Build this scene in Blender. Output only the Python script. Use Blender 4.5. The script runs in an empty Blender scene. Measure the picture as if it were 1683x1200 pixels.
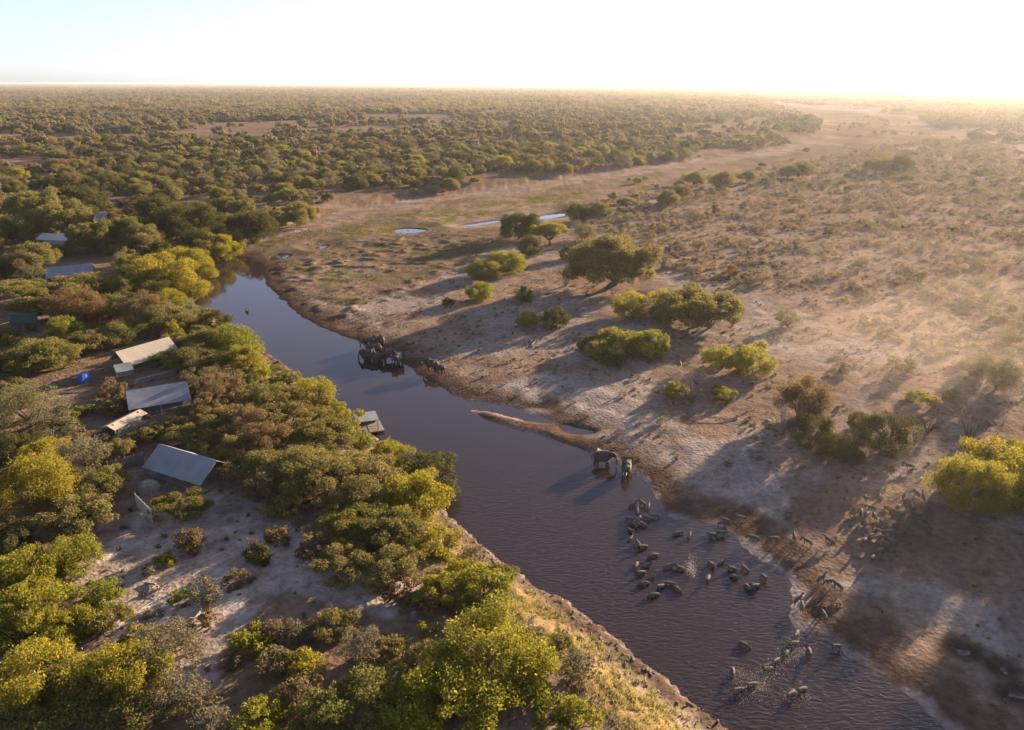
import bpy, bmesh, math, random
import numpy as np
from mathutils import Vector, Matrix

R = math.radians
# ------------------------------------------------------------------ camera, sky, sun, exposure
SC = bpy.context.scene
COL = SC.collection
IMW, IMH = 1683.0, 1200.0
FPX, CAMH = 1247.0, 60.0
PITCH = math.atan(463.0 / FPX)
cam_d = bpy.data.cameras.new('camera')
cam_d.sensor_width = 36.0
cam_d.lens = 18.0 / (IMW / 2 / FPX)
cam_d.clip_start = 0.5
cam_d.clip_end = 300000.0
cam = bpy.data.objects.new('camera', cam_d)
COL.objects.link(cam)
cam.location = (0, 0, CAMH)
cam.rotation_euler = (math.pi / 2 - PITCH, R(-0.06), 0)
SC.camera = cam

SUN_AZ, SUN_EL = R(44.0), R(11.0)          # azimuth from +Y towards +X
world = bpy.data.worlds.new('World')
SC.world = world
world.use_nodes = True
wn = world.node_tree.nodes
bg = wn['Background']
sky = wn.new('ShaderNodeTexSky')
sky.sky_type = 'NISHITA'
sky.sun_disc = False
sky.sun_elevation = SUN_EL
sky.sun_rotation = SUN_AZ
sky.altitude = 900
sky.air_density = 0.75
sky.dust_density = 1.0
sky.ozone_density = 2.5
hsv = wn.new('ShaderNodeHueSaturation')
hsv.inputs['Saturation'].default_value = 0.70
world.node_tree.links.new(sky.outputs[0], hsv.inputs['Color'])
tint = wn.new('ShaderNodeMix')
tint.data_type, tint.blend_type = 'RGBA', 'MULTIPLY'
tint.inputs[0].default_value = 1.0
tint.inputs[7].default_value = (1.0, 0.945, 1.02, 1)
world.node_tree.links.new(hsv.outputs[0], tint.inputs[6])
world.node_tree.links.new(tint.outputs[2], bg.inputs[0])
bg.inputs[1].default_value = 0.066
sun_d = bpy.data.lights.new('sun', 'SUN')
sun_d.energy = 5.0
sun_d.angle = R(0.6)
sun_d.color = (1.0, 0.785, 0.55)
sun = bpy.data.objects.new('sun', sun_d)
COL.objects.link(sun)
sdir = Vector((math.sin(SUN_AZ) * math.cos(SUN_EL), math.cos(SUN_AZ) * math.cos(SUN_EL), math.sin(SUN_EL)))
sun.rotation_euler = sdir.to_track_quat('Z', 'Y').to_euler()
sun.location = (200, 200, 150)
SC.view_settings.view_transform = 'Standard'
SC.view_settings.look = 'None'
SC.view_settings.exposure = 2.15
SC.view_settings.gamma = 1.0
SC.view_settings.use_curve_mapping = False
cy = SC.cycles
cy.use_denoising = True
cy.max_bounces = 5
cy.diffuse_bounces = 3
cy.glossy_bounces = 2
cy.transmission_bounces = 3
cy.transparent_max_bounces = 32
cy.volume_bounces = 0
cy.caustics_reflective = False
cy.caustics_refractive = False
HAZE_DENSITY = 4.6e-5
HAZE_G = 0.56
USE_DUST = True

# ------------------------------------------------------------------ projection helpers (numbers only)
CP, SP = math.cos(PITCH), math.sin(PITCH)


def ground_at(px, py, z=0.0):
    """world x, y where the line of sight of a photo point meets height z"""
    dx, dy = (px - IMW / 2) / FPX, (IMH / 2 - py) / FPX
    d = (dx, CP + dy * SP, -SP + dy * CP)
    t = (CAMH - z) / -d[2]
    return d[0] * t, d[1] * t


def to_photo(x, y, z):
    v = np.array([x, y, z - CAMH], dtype=float)
    depth = v[1] * CP - v[2] * SP
    up = v[1] * SP + v[2] * CP
    return IMW / 2 + FPX * v[0] / depth, IMH / 2 - FPX * up / depth, depth


def G(pts, z=0.0):
    return [ground_at(a, b, z) for a, b in pts]


# ------------------------------------------------------------------ noise
def _hash(ix, iy, s):
    h = np.sin(ix * 127.1 + iy * 311.7 + s * 74.7) * 43758.5453
    return h - np.floor(h)


def vnoise(x, y, s=0.0):
    ix, iy = np.floor(x), np.floor(y)
    fx, fy = x - ix, y - iy
    fx = fx * fx * (3 - 2 * fx)
    fy = fy * fy * (3 - 2 * fy)
    a, b = _hash(ix, iy, s), _hash(ix + 1, iy, s)
    c, d = _hash(ix, iy + 1, s), _hash(ix + 1, iy + 1, s)
    return (a + (b - a) * fx) * (1 - fy) + (c + (d - c) * fx) * fy


def fbm(x, y, s=0.0, o=4):
    v, a, t = 0.0, 0.5, 0.0
    for k in range(o):
        v = v + a * vnoise(x, y, s + k * 13.1)
        t += a
        x, y, a = x * 2.03 + 5.1, y * 2.03 + 1.7, a * 0.5
    return v / t


def smooth(e0, e1, v):
    t = np.clip((v - e0) / (e1 - e0), 0, 1)
    return t * t * (3 - 2 * t)


# ------------------------------------------------------------------ shore lines
def round_off(p, n=2, closed=True):
    p = [np.array(q, float) for q in p]
    for _ in range(n):
        q = []
        m = len(p)
        for i in range(m if closed else m - 1):
            a, b = p[i], p[(i + 1) % m]
            q += [a * 0.75 + b * 0.25, a * 0.25 + b * 0.75]
        if not closed:
            q = [p[0]] + q + [p[-1]]
        p = q
    return np.array(p)


LEFT_BANK = [(1300, 1310), (1185, 1200), (1130, 1152), (1060, 1092), (1000, 1047), (950, 1007), (900, 972), (850, 945),
             (812, 915), (775, 880), (742, 850), (715, 825), (690, 795), (650, 748), (612, 712), (565, 685), (525, 648), (480, 612),
             (432, 580), (392, 548), (352, 520), (322, 505), (314, 484), (328, 456), (348, 430), (368, 417)]
RIGHT_BANK = [(395, 421), (420, 428), (437, 443), (431, 456), (441, 470), (462, 492), (505, 527), (560, 551), (612, 572), (652, 590),
              (690, 616), (740, 646), (772, 660), (830, 667), (880, 680), (915, 694), (900, 699), (858, 690), (800, 678), (764, 672), (800, 691), (860, 707), (920, 726),
              (978, 748), (1042, 776), (1074, 800), (1084, 830), (1102, 850), (1140, 856), (1190, 866), (1216, 890), (1250, 920),
              (1290, 945), (1309, 966), (1302, 998), (1300, 1028), (1330, 1040), (1362, 1036), (1384, 1056), (1392, 1078), (1420, 1092), (1452, 1112),
              (1500, 1152), (1552, 1196), (1625, 1262), (1690, 1330)]
WATER = round_off(G(LEFT_BANK + RIGHT_BANK))
BLUFF_PX = [(395, 398), (452, 382), (560, 352), (700, 330), (900, 303), (1100, 273), (1292, 247), (1366, 226), (1362, 205), (1290, 182), (1245, 171)]
_b = G(LEFT_BANK) + G(BLUFF_PX)
BLUFF = round_off([(75.0, -300.0), (48.0, 0.0)] + _b + [(2600.0, 9000.0), (20000.0, 90000.0)], 1, False)
LEFTP = np.vstack([BLUFF, [(-150000, 150000), (-150000, -4000), (75, -4000)]])
POOLS = [round_off(G(p)) for p in (
    [(918, 697), (945, 700), (972, 707), (977, 714), (955, 716), (925, 707)],
    [(645, 380), (665, 375), (705, 378), (690, 383), (655, 386)],
    [(758, 371), (790, 366), (822, 362), (824, 365), (790, 371), (762, 374)],
    [(872, 359), (900, 353), (932, 350), (934, 354), (902, 360), (876, 363)],
    [(440, 426), (455, 418), (478, 420), (470, 426), (450, 430)],
    [(512, 409), (528, 404), (542, 404), (530, 411)],
    [(1566, 1066), (1580, 1060), (1596, 1068), (1592, 1080), (1574, 1080)],
    [(1634, 1094), (1648, 1088), (1662, 1098), (1656, 1108), (1640, 1106)],
    [(1658, 1142), (1680, 1138), (1700, 1146), (1684, 1154), (1662, 1152)],
)]


def seg_dist(px, py, poly, closed=True):
    a = poly
    b = np.roll(poly, -1, 0) if closed else None
    if not closed:
        a, b = poly[:-1], poly[1:]
    out = np.empty(px.shape)
    for i in range(0, px.size, 20000):
        X, Y = px[i:i + 20000, None], py[i:i + 20000, None]
        ex, ey = (b - a)[:, 0][None], (b - a)[:, 1][None]
        wx, wy = X - a[:, 0][None], Y - a[:, 1][None]
        t = np.clip((wx * ex + wy * ey) / (ex * ex + ey * ey + 1e-12), 0, 1)
        out[i:i + 20000] = np.sqrt(((wx - ex * t) ** 2 + (wy - ey * t) ** 2).min(1))
    return out


def inside(px, py, poly):
    r = np.zeros(px.shape, bool)
    n = len(poly)
    for i in range(n):
        x0, y0 = poly[i]
        x1, y1 = poly[(i + 1) % n]
        c = (y0 > py) != (y1 > py)
        with np.errstate(divide='ignore', invalid='ignore'):
            xi = (x1 - x0) * (py - y0) / (y1 - y0 + 1e-15) + x0
        r ^= c & (px < xi)
    return r


def fields(x, y):
    x, y = np.atleast_1d(np.asarray(x, float)), np.atleast_1d(np.asarray(y, float))
    near = np.clip(1 - np.hypot(x, y - 150) / 900, 0, 1)
    jx = x + (fbm(x / 3.2, y / 3.2, 1.0, 3) - 0.5) * 2.2 * near
    jy = y + (fbm(x / 3.2, y / 3.2, 2.0, 3) - 0.5) * 2.2 * near
    dw = seg_dist(jx, jy, WATER)
    dw = np.where(inside(jx, jy, WATER), -dw, dw)
    dp = np.full(x.shape, 1e6)
    for p in POOLS:
        c = p.mean(0)
        m = np.hypot(x - c[0], y - c[1]) < 60
        if m.any():
            q = seg_dist(jx[m], jy[m], p)
            q = np.where(inside(jx[m], jy[m], p), -q, q)
            dp[m] = np.minimum(dp[m], q)
    left = inside(jx, jy, LEFTP)
    db = seg_dist(jx, jy, BLUFF, False)
    return x, y, dw, dp, left, db


SPITP = np.array(G([(764, 669), (800, 677), (860, 689), (915, 697), (985, 722), (1004, 748), (978, 751), (920, 729), (860, 711), (800, 695)]))
MOUND = np.array(G([(440, 440), (560, 400), (700, 385), (830, 400), (760, 450), (640, 500), (560, 530), (480, 500)]))


def height_from(x, y, dw, dp, left, db):
    far = np.hypot(x, y)
    out_r = 0.05 + 0.055 * np.clip(dw, 0, 16) + 0.006 * np.clip(dw - 16, 0, 200) + 0.12 * smooth(0, 1.5, dw)
    rough = (fbm(x / 2.1, y / 2.1, 5, 3) - 0.5) * 0.42 * smooth(0.5, 4, dw)
    roll = (fbm(x / 24, y / 24, 9, 2) - 0.5) * 0.3 * smooth(5, 40, dw)
    md = inside(x, y, MOUND)
    hum = np.where(md, np.maximum(fbm(x / 5.0, y / 3.6, 21, 3) - 0.5, 0) * 2.2 * smooth(2, 7, dw), 0)
    z = out_r + rough + roll + hum
    lip = 0.5 * np.exp(-((db - 1.6) / 1.1) ** 2) * (dw < 12)
    zl = z + 0.9 * smooth(0.2, 1.8, db) + 2.9 * smooth(1.0, 11, db) + lip * (0.4 + fbm(x / 1.3, y / 1.3, 31, 3))
    rubble = (fbm(x / 0.9, y / 0.9, 33, 2) - 0.5) * 0.9 * smooth(0.1, 1.0, db) * (1 - smooth(3, 5.5, db)) * (dw < 30)
    z = np.where(left, zl + rubble, z)
    z = np.where(dw < 0, -np.minimum(0.46, 0.04 + 0.09 * -dw), z)
    z = np.where((dw > 0) & inside(x, y, SPITP), z + 0.12 * smooth(0, 1.2, dw), z)
    pr = 0.22 * np.exp(-((dp - 1.2) / 0.8) ** 2)
    z = np.where(dp < 14, np.minimum(z, 0.02 + 0.13 * np.clip(dp, 0, 15) + pr), z)
    z = np.where(dp < 0, -np.minimum(0.25, 0.03 - 0.2 * dp), z)
    z = np.where(far > 6000, 3.0, z)
    return z


def hz(x, y):
    r = height_from(*fields(x, y))
    return r if np.ndim(x) else float(r[0])


def on_ground(px, py, above=0.0):
    """ground position under a photo point that lies `above` metres over the ground"""
    z = 2.0
    for _ in range(5):
        x, y = ground_at(px, py, z + above)
        z = hz(x, y)
    return x, y, z


# ------------------------------------------------------------------ materials
def new_mat(name):
    m = bpy.data.materials.new(name)
    m.use_nodes = True
    nt = m.node_tree
    return m, nt, nt.nodes['Principled BSDF'], nt.nodes['Material Output']


def node(nt, typ, **kw):
    n = nt.nodes.new(typ)
    for k, v in kw.items():
        setattr(n, k, v)
    return n


def noise_node(nt, scale, detail=4, rough=0.55, vec=None):
    n = node(nt, 'ShaderNodeTexNoise')
    n.inputs['Scale'].default_value = scale
    n.inputs['Detail'].default_value = detail
    n.inputs['Roughness'].default_value = rough
    if vec is not None:
        nt.links.new(vec, n.inputs['Vector'])
    return n


def ramp(nt, fac, stops):
    n = node(nt, 'ShaderNodeValToRGB')
    e = n.color_ramp.elements
    while len(e) < len(stops):
        e.new(0.5)
    for i, (p, c) in enumerate(stops):
        e[i].position = p
        e[i].color = (*c, 1) if len(c) == 3 else c
    nt.links.new(fac, n.inputs[0])
    return n


def mixc(nt, fac, a, b, mode='MIX'):
    n = node(nt, 'ShaderNodeMix', data_type='RGBA', blend_type=mode)
    for sock, v in ((n.inputs[0], fac), (n.inputs[6], a), (n.inputs[7], b)):
        if hasattr(v, 'is_linked') or isinstance(v, bpy.types.NodeSocket):
            nt.links.new(v, sock)
        else:
            sock.default_value = v if isinstance(v, (int, float)) else (*v, 1)
    return n.outputs[2]


def plain(name, col, rough=0.8, var=0.25, scale=2.0, bump=0.0):
    m, nt, b, out = new_mat(name)
    tc = node(nt, 'ShaderNodeTexCoord')
    n = noise_node(nt, scale, 5, 0.6, tc.outputs['Object'])
    r = ramp(nt, n.outputs[0], [(0.3, tuple(c * (1 - var) for c in col)), (0.7, tuple(min(1, c * (1 + var)) for c in col))])
    nt.links.new(r.outputs[0], b.inputs['Base Color'])
    b.inputs['Roughness'].default_value = rough
    b.inputs['Specular IOR Level'].default_value = 0.2
    if bump:
        bn = node(nt, 'ShaderNodeBump')
        bn.inputs['Strength'].default_value = bump
        bn.inputs['Distance'].default_value = 0.05
        nt.links.new(n.outputs[0], bn.inputs['Height'])
        nt.links.new(bn.outputs[0], b.inputs['Normal'])
    return m


def leaf_mat(name, cols, trans=0.45):
    """cols: colours picked per plant; each leaf varies around its plant's colour"""
    m, nt, b, out = new_mat(name)
    nt.nodes.remove(b)
    oi = node(nt, 'ShaderNodeObjectInfo')
    geo = node(nt, 'ShaderNodeNewGeometry')
    r = ramp(nt, oi.outputs['Random'], [(i / max(1, len(cols) - 1), c) for i, c in enumerate(cols)])
    v = node(nt, 'ShaderNodeMapRange')
    v.inputs[3].default_value, v.inputs[4].default_value = 0.62, 1.38
    nt.links.new(geo.outputs['Random Per Island'], v.inputs[0])
    hs = node(nt, 'ShaderNodeHueSaturation')
    nt.links.new(r.outputs[0], hs.inputs['Color'])
    nt.links.new(v.outputs[0], hs.inputs['Value'])
    hm = node(nt, 'ShaderNodeMapRange')
    hm.inputs[3].default_value, hm.inputs[4].default_value = 0.475, 0.522
    mul = node(nt, 'ShaderNodeMath', operation='FRACT')
    m7 = node(nt, 'ShaderNodeMath', operation='MULTIPLY')
    m7.inputs[1].default_value = 17.3
    nt.links.new(geo.outputs['Random Per Island'], m7.inputs[0])
    nt.links.new(m7.outputs[0], mul.inputs[0])
    nt.links.new(mul.outputs[0], hm.inputs[0])
    nt.links.new(hm.outputs[0], hs.inputs['Hue'])
    d = node(nt, 'ShaderNodeBsdfDiffuse')
    t = node(nt, 'ShaderNodeBsdfTranslucent')
    mx = node(nt, 'ShaderNodeMixShader')
    mx.inputs[0].default_value = trans
    nt.links.new(hs.outputs[0], d.inputs[0])
    nt.links.new(hs.outputs[0], t.inputs[0])
    nt.links.new(d.outputs[0], mx.inputs[1])
    nt.links.new(t.outputs[0], mx.inputs[2])
    nt.links.new(mx.outputs[0], out.inputs[0])
    return m


M = {}
M['olive'] = leaf_mat('olive leaves', [(0.176, 0.156, 0.042), (0.214, 0.186, 0.054), (0.198, 0.160, 0.056), (0.160, 0.156, 0.040), (0.215, 0.176, 0.064)])
M['bright'] = leaf_mat('bright leaves', [(0.235, 0.222, 0.030), (0.288, 0.248, 0.032), (0.195, 0.200, 0.032), (0.295, 0.240, 0.034)], 0.5)
M['dark'] = leaf_mat('dark leaves', [(0.088, 0.086, 0.028), (0.110, 0.102, 0.032), (0.098, 0.088, 0.034)], 0.4)
M['brown'] = leaf_mat('brown leaves', [(0.182, 0.126, 0.056), (0.180, 0.138, 0.068), (0.200, 0.120, 0.050), (0.166, 0.126, 0.068)], 0.45)
M['grey'] = leaf_mat('grey leaves', [(0.170, 0.148, 0.082), (0.182, 0.154, 0.090), (0.160, 0.148, 0.066), (0.190, 0.156, 0.094)], 0.4)
M['scrub'] = leaf_mat('scrub leaves', [(0.245, 0.185, 0.118), (0.215, 0.172, 0.090), (0.255, 0.182, 0.120), (0.185, 0.162, 0.076), (0.240, 0.175, 0.112)], 0.45)
M['wood'] = leaf_mat('woodland leaves', [(0.190, 0.162, 0.070), (0.240, 0.196, 0.086), (0.140, 0.126, 0.054), (0.250, 0.190, 0.110), (0.205, 0.184, 0.064), (0.180, 0.148, 0.080), (0.265, 0.192, 0.104), (0.200, 0.168, 0.072)], 0.45)
M['grass'] = leaf_mat('grass blades', [(0.30, 0.24, 0.10), (0.26, 0.24, 0.08)], 0.4)
M['bark'] = plain('bark', (0.11, 0.085, 0.065), 0.9, 0.35, 6.0)
M['deadwood'] = plain('dead wood', (0.27, 0.22, 0.18), 0.9, 0.35, 5.0)
M['twig'] = plain('bare twigs', (0.13, 0.095, 0.075), 0.9, 0.35, 5.0)
M['canvas'] = plain('grey canvas', (0.215, 0.225, 0.235), 0.75, 0.16, 0.5)
M['beige'] = plain('beige canvas', (0.33, 0.28, 0.22), 0.8, 0.12, 0.9)
M['khaki'] = plain('khaki canvas', (0.16, 0.15, 0.11), 0.85, 0.15, 1.5)
M['greenroof'] = plain('green canvas', (0.035, 0.065, 0.045), 0.7, 0.2, 1.5)
M['teal'] = plain('teal tarpaulin', (0.05, 0.28, 0.20), 0.5, 0.2, 1.5)
M['blue'] = plain('blue tarpaulin', (0.04, 0.09, 0.30), 0.5, 0.2, 1.5)
M['white'] = plain('white canvas', (0.48, 0.45, 0.41), 0.8, 0.08, 1.0)
M['timber'] = plain('grey timber', (0.22, 0.19, 0.155), 0.85, 0.3, 4.0)
M['pole'] = plain('pale poles', (0.36, 0.29, 0.21), 0.85, 0.3, 4.0)
M['stone'] = plain('stone', (0.25, 0.225, 0.20), 0.9, 0.3, 3.0, 0.4)
M['mudrock'] = plain('muddy rock', (0.13, 0.10, 0.078), 0.85, 0.5, 1.5, 0.4)
M['rope'] = plain('rope', (0.5, 0.45, 0.36), 0.9, 0.1, 3.0)
M['hide'] = plain('elephant skin', (0.085, 0.070, 0.060), 0.85, 0.3, 2.5, 0.5)
M['tusk'] = plain('ivory', (0.75, 0.68, 0.55), 0.4, 0.08, 4.0)
M['feather'] = plain('dark feathers', (0.02, 0.02, 0.022), 0.5, 0.3, 8.0)
M['foam'] = plain('splashed water', (0.42, 0.36, 0.30), 0.35, 0.08, 6.0)


def zebra_material():
    m, nt, b, out = new_mat('zebra coat')
    tc = node(nt, 'ShaderNodeTexCoord')
    nz = noise_node(nt, 3.0, 2, 0.5, tc.outputs['Object'])
    w = node(nt, 'ShaderNodeTexWave', bands_direction='X')
    w.inputs['Scale'].default_value = 2.6
    w.inputs['Distortion'].default_value = 2.2
    w.inputs['Detail'].default_value = 1.0
    nt.links.new(tc.outputs['Object'], w.inputs['Vector'])
    w2 = node(nt, 'ShaderNodeTexWave', bands_direction='Z')
    w2.inputs['Scale'].default_value = 3.6
    w2.inputs['Distortion'].default_value = 1.5
    nt.links.new(tc.outputs['Object'], w2.inputs['Vector'])
    sx = node(nt, 'ShaderNodeSeparateXYZ')
    nt.links.new(tc.outputs['Object'], sx.inputs[0])
    cmp_ = node(nt, 'ShaderNodeMath', operation='GREATER_THAN')
    cmp_.inputs[1].default_value = 0.72
    nt.links.new(sx.outputs[2], cmp_.inputs[0])
    f = mixc(nt, cmp_.outputs[0], w2.outputs[0], w.outputs[0])
    r = ramp(nt, f, [(0.40, (0.014, 0.011, 0.010)), (0.60, (0.23, 0.20, 0.165))])
    nt.links.new(r.outputs[0], b.inputs['Base Color'])
    b.inputs['Roughness'].default_value = 0.85
    b.inputs['Specular IOR Level'].default_value = 0.08
    return m


M['zebra'] = zebra_material()


def ground_material():
    m, nt, b, out = new_mat('sandy ground')
    at = node(nt, 'ShaderNodeVertexColor', layer_name='soil')
    geo = node(nt, 'ShaderNodeNewGeometry')
    P = geo.outputs['Position']
    n1 = noise_node(nt, 0.9, 6, 0.62, P)
    n2 = noise_node(nt, 0.12, 4, 0.6, P)
    n3 = noise_node(nt, 3.2, 4, 0.7, P)
    r1 = ramp(nt, n1.outputs[0], [(0.30, (0.60, 0.58, 0.57)), (0.52, (1.0, 1.0, 1.0)), (0.75, (1.30, 1.28, 1.25))])
    r2 = ramp(nt, n2.outputs[0], [(0.30, (0.76, 0.74, 0.74)), (0.70, (1.20, 1.18, 1.16))])
    r3 = ramp(nt, n3.outputs[0], [(0.33, (0.62, 0.60, 0.58)), (0.48, (1.0, 1.0, 1.0))])
    c = mixc(nt, 1.0, at.outputs[0], r1.outputs[0], 'MULTIPLY')
    c = mixc(nt, 1.0, c, r2.outputs[0], 'MULTIPLY')
    c = mixc(nt, 0.8, c, r3.outputs[0], 'MULTIPLY')
    nt.links.new(c, b.inputs['Base Color'])
    b.inputs['Roughness'].default_value = 1.0
    b.inputs['Specular IOR Level'].default_value = 0.0
    vo = node(nt, 'ShaderNodeTexVoronoi')
    vo.inputs['Scale'].default_value = 1.7
    nt.links.new(P, vo.inputs['Vector'])
    add = node(nt, 'ShaderNodeMath', operation='ADD')
    nt.links.new(n3.outputs[0], add.inputs[0])
    nt.links.new(vo.outputs['Distance'], add.inputs[1])
    bp = node(nt, 'ShaderNodeBump')
    bp.inputs['Strength'].default_value = 0.55
    bp.inputs['Distance'].default_value = 0.16
    nt.links.new(add.outputs[0], bp.inputs['Height'])
    nt.links.new(bp.outputs[0], b.inputs['Normal'])
    return m


def water_material():
    m, nt, b, out = new_mat('river water')
    geo = node(nt, 'ShaderNodeNewGeometry')
    mp = node(nt, 'ShaderNodeMapping')
    mp.inputs['Rotation'].default_value = (0, 0, R(28))
    mp.inputs['Scale'].default_value = (0.75, 1.7, 1)
    nt.links.new(geo.outputs['Position'], mp.inputs[0])
    n1 = noise_node(nt, 1.5, 3, 0.55, mp.outputs[0])
    n1.inputs['Distortion'].default_value = 0.6
    n2 = noise_node(nt, 0.035, 2, 0.5, geo.outputs['Position'])
    # the breeze reaches the near reach of the river; the upper reach lies calm
    sx = node(nt, 'ShaderNodeSeparateXYZ')
    nt.links.new(geo.outputs['Position'], sx.inputs[0])
    mr = node(nt, 'ShaderNodeMapRange')
    mr.inputs[1].default_value, mr.inputs[2].default_value = 125.0, 66.0
    mr.inputs[3].default_value, mr.inputs[4].default_value = 0.02, 0.8
    nt.links.new(sx.outputs[1], mr.inputs[0])
    mm = node(nt, 'ShaderNodeMath', operation='MULTIPLY')
    r2 = ramp(nt, n2.outputs[0], [(0.3, (0.45, 0.45, 0.45)), (0.65, (1, 1, 1))])
    nt.links.new(mr.outputs[0], mm.inputs[0])
    nt.links.new(r2.outputs[0], mm.inputs[1])
    bp = node(nt, 'ShaderNodeBump')
    bp.inputs['Distance'].default_value = 0.19
    nt.links.new(mm.outputs[0], bp.inputs['Strength'])
    nt.links.new(n1.outputs[0], bp.inputs['Height'])
    nt.links.new(bp.outputs[0], b.inputs['Normal'])
    b.inputs['Base Color'].default_value = (0.030, 0.019, 0.017, 1)
    b.inputs['Roughness'].default_value = 0.04
    b.inputs['IOR'].default_value = 1.333
    return m


# ------------------------------------------------------------------ mesh helpers
def mesh_from(name, v, f, mats=(), smooth_=False, mi=None):
    me = bpy.data.meshes.new(name)
    me.from_pydata([tuple(map(float, p)) for p in v], [], [tuple(map(int, q)) for q in f])
    for m in mats:
        me.materials.append(m)
    if mi is not None:
        me.polygons.foreach_set('material_index', mi)
    if smooth_:
        me.polygons.foreach_set('use_smooth', [True] * len(me.polygons))
    me.update()
    return me


def quads_mesh(name, verts, nq, mat):
    """verts: (nq*4,3) array of loose quads"""
    me = bpy.data.meshes.new(name)
    me.vertices.add(nq * 4)
    me.vertices.foreach_set('co', verts.astype(np.float32).ravel())
    me.loops.add(nq * 4)
    me.loops.foreach_set('vertex_index', np.arange(nq * 4, dtype=np.int32))
    me.polygons.add(nq)
    me.polygons.foreach_set('loop_start', np.arange(0, nq * 4, 4, dtype=np.int32))
    me.materials.append(mat)
    me.update(calc_edges=True)
    return me


def link(name, me, parent=None, loc=None, rot=None, scale=None, **props):
    o = bpy.data.objects.new(name, me)
    COL.objects.link(o)
    if parent is not None:
        o.parent = parent
    if loc is not None:
        o.location = loc
    if rot is not None:
        o.rotation_euler = rot
    if scale is not None:
        o.scale = scale if hasattr(scale, '__len__') else (scale,) * 3
    for k, v in props.items():
        if v is not None:
            o[k] = v
    return o


class MB:
    def __init__(s):
        s.v, s.f, s.m = [], [], []

    def quad(s, pts, mi=0):
        n = len(s.v)
        s.v += [tuple(p) for p in pts]
        s.f.append(tuple(range(n, n + len(pts))))
        s.m.append(mi)

    def box(s, c, d, rz=0.0, mi=0, top=1.0):
        n = len(s.v)
        cr, sr = math.cos(rz), math.sin(rz)
        for k in (-1, 1):
            q = top if k > 0 else 1.0
            for a, b in ((-1, -1), (1, -1), (1, 1), (-1, 1)):
                x, y = a * d[0] / 2 * q, b * d[1] / 2 * q
                s.v.append((c[0] + x * cr - y * sr, c[1] + x * sr + y * cr, c[2] + k * d[2] / 2))
        for q in ((0, 3, 2, 1), (4, 5, 6, 7), (0, 1, 5, 4), (1, 2, 6, 5), (2, 3, 7, 6), (3, 0, 4, 7)):
            s.f.append(tuple(n + i for i in q))
            s.m.append(mi)

    def slab(s, a, b, c, d, th, mi=0, sag=0.0, nu=1, nv=1):
        """sheet a-b-c-d with thickness, optionally sagging in the middle"""
        a, b, c, d = (Vector(p) for p in (a, b, c, d))
        nrm = (b - a).cross(d - a).normalized()
        if nrm.z < 0:
            nrm = -nrm
        for side in (1, -1):
            n = len(s.v)
            for i in range(nu + 1):
                for j in range(nv + 1):
                    u, w = i / nu, j / nv
                    p = (a * (1 - u) + b * u) * (1 - w) + (d * (1 - u) + c * u) * w
                    p = p - Vector((0, 0, sag * math.sin(math.pi * u) * math.sin(math.pi * w)))
                    p = p + nrm * th * 0.5 * side
                    s.v.append(tuple(p))
            for i in range(nu):
                for j in range(nv):
                    q = [n + i * (nv + 1) + j, n + (i + 1) * (nv + 1) + j, n + (i + 1) * (nv + 1) + j + 1, n + i * (nv + 1) + j + 1]
                    s.f.append(tuple(q if side > 0 else q[::-1]))
                    s.m.append(mi)
        k = (nu + 1) * (nv + 1)
        t0 = len(s.v) - 2 * k
        rim = [i * (nv + 1) for i in range(nu + 1)] + [nu * (nv + 1) + j for j in range(1, nv + 1)] + [i * (nv + 1) + nv for i in range(nu - 1, -1, -1)] + [j for j in range(nv - 1, 0, -1)]
        for i in range(len(rim)):
            p, q = rim[i], rim[(i + 1) % len(rim)]
            s.f.append((t0 + p, t0 + k + p, t0 + k + q, t0 + q))
            s.m.append(mi)

    def tube(s, pts, rad, n=6, mi=0, cap=True):
        pts = [Vector(p) for p in pts]
        if not hasattr(rad, '__len__'):
            rad = [rad] * len(pts)
        base = len(s.v)
        for i, p in enumerate(pts):
            t = (pts[min(i + 1, len(pts) - 1)] - pts[max(i - 1, 0)]).normalized()
            u = t.cross(Vector((0.31, 0.95, 0.05))).normalized()
            w = t.cross(u)
            for k in range(n):
                a = 2 * math.pi * k / n
                s.v.append(tuple(p + (u * math.cos(a) + w * math.sin(a)) * rad[i]))
        for i in range(len(pts) - 1):
            for k in range(n):
                a, b = base + i * n + k, base + i * n + (k + 1) % n
                s.f.append((a, b, b + n, a + n))
                s.m.append(mi)
        if cap:
            s.f.append(tuple(base + k for k in range(n))[::-1])
            s.f.append(tuple(base + (len(pts) - 1) * n + k for k in range(n)))
            s.m += [mi, mi]

    def mesh(s, name, *mats, smooth_=False):
        return mesh_from(name, s.v, s.f, mats, smooth_, s.m)

    def build(s, name, mat, parent=None, smooth_=False, **kw):
        mats = mat if isinstance(mat, (list, tuple)) else [mat]
        return link(name, s.mesh(name, *mats, smooth_=smooth_), parent, **kw)


def thing(name, loc, rz, label, cat, group=None):
    return link(name, None, None, loc, (0, 0, rz), None, label=label, category=cat, group=group)


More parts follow.
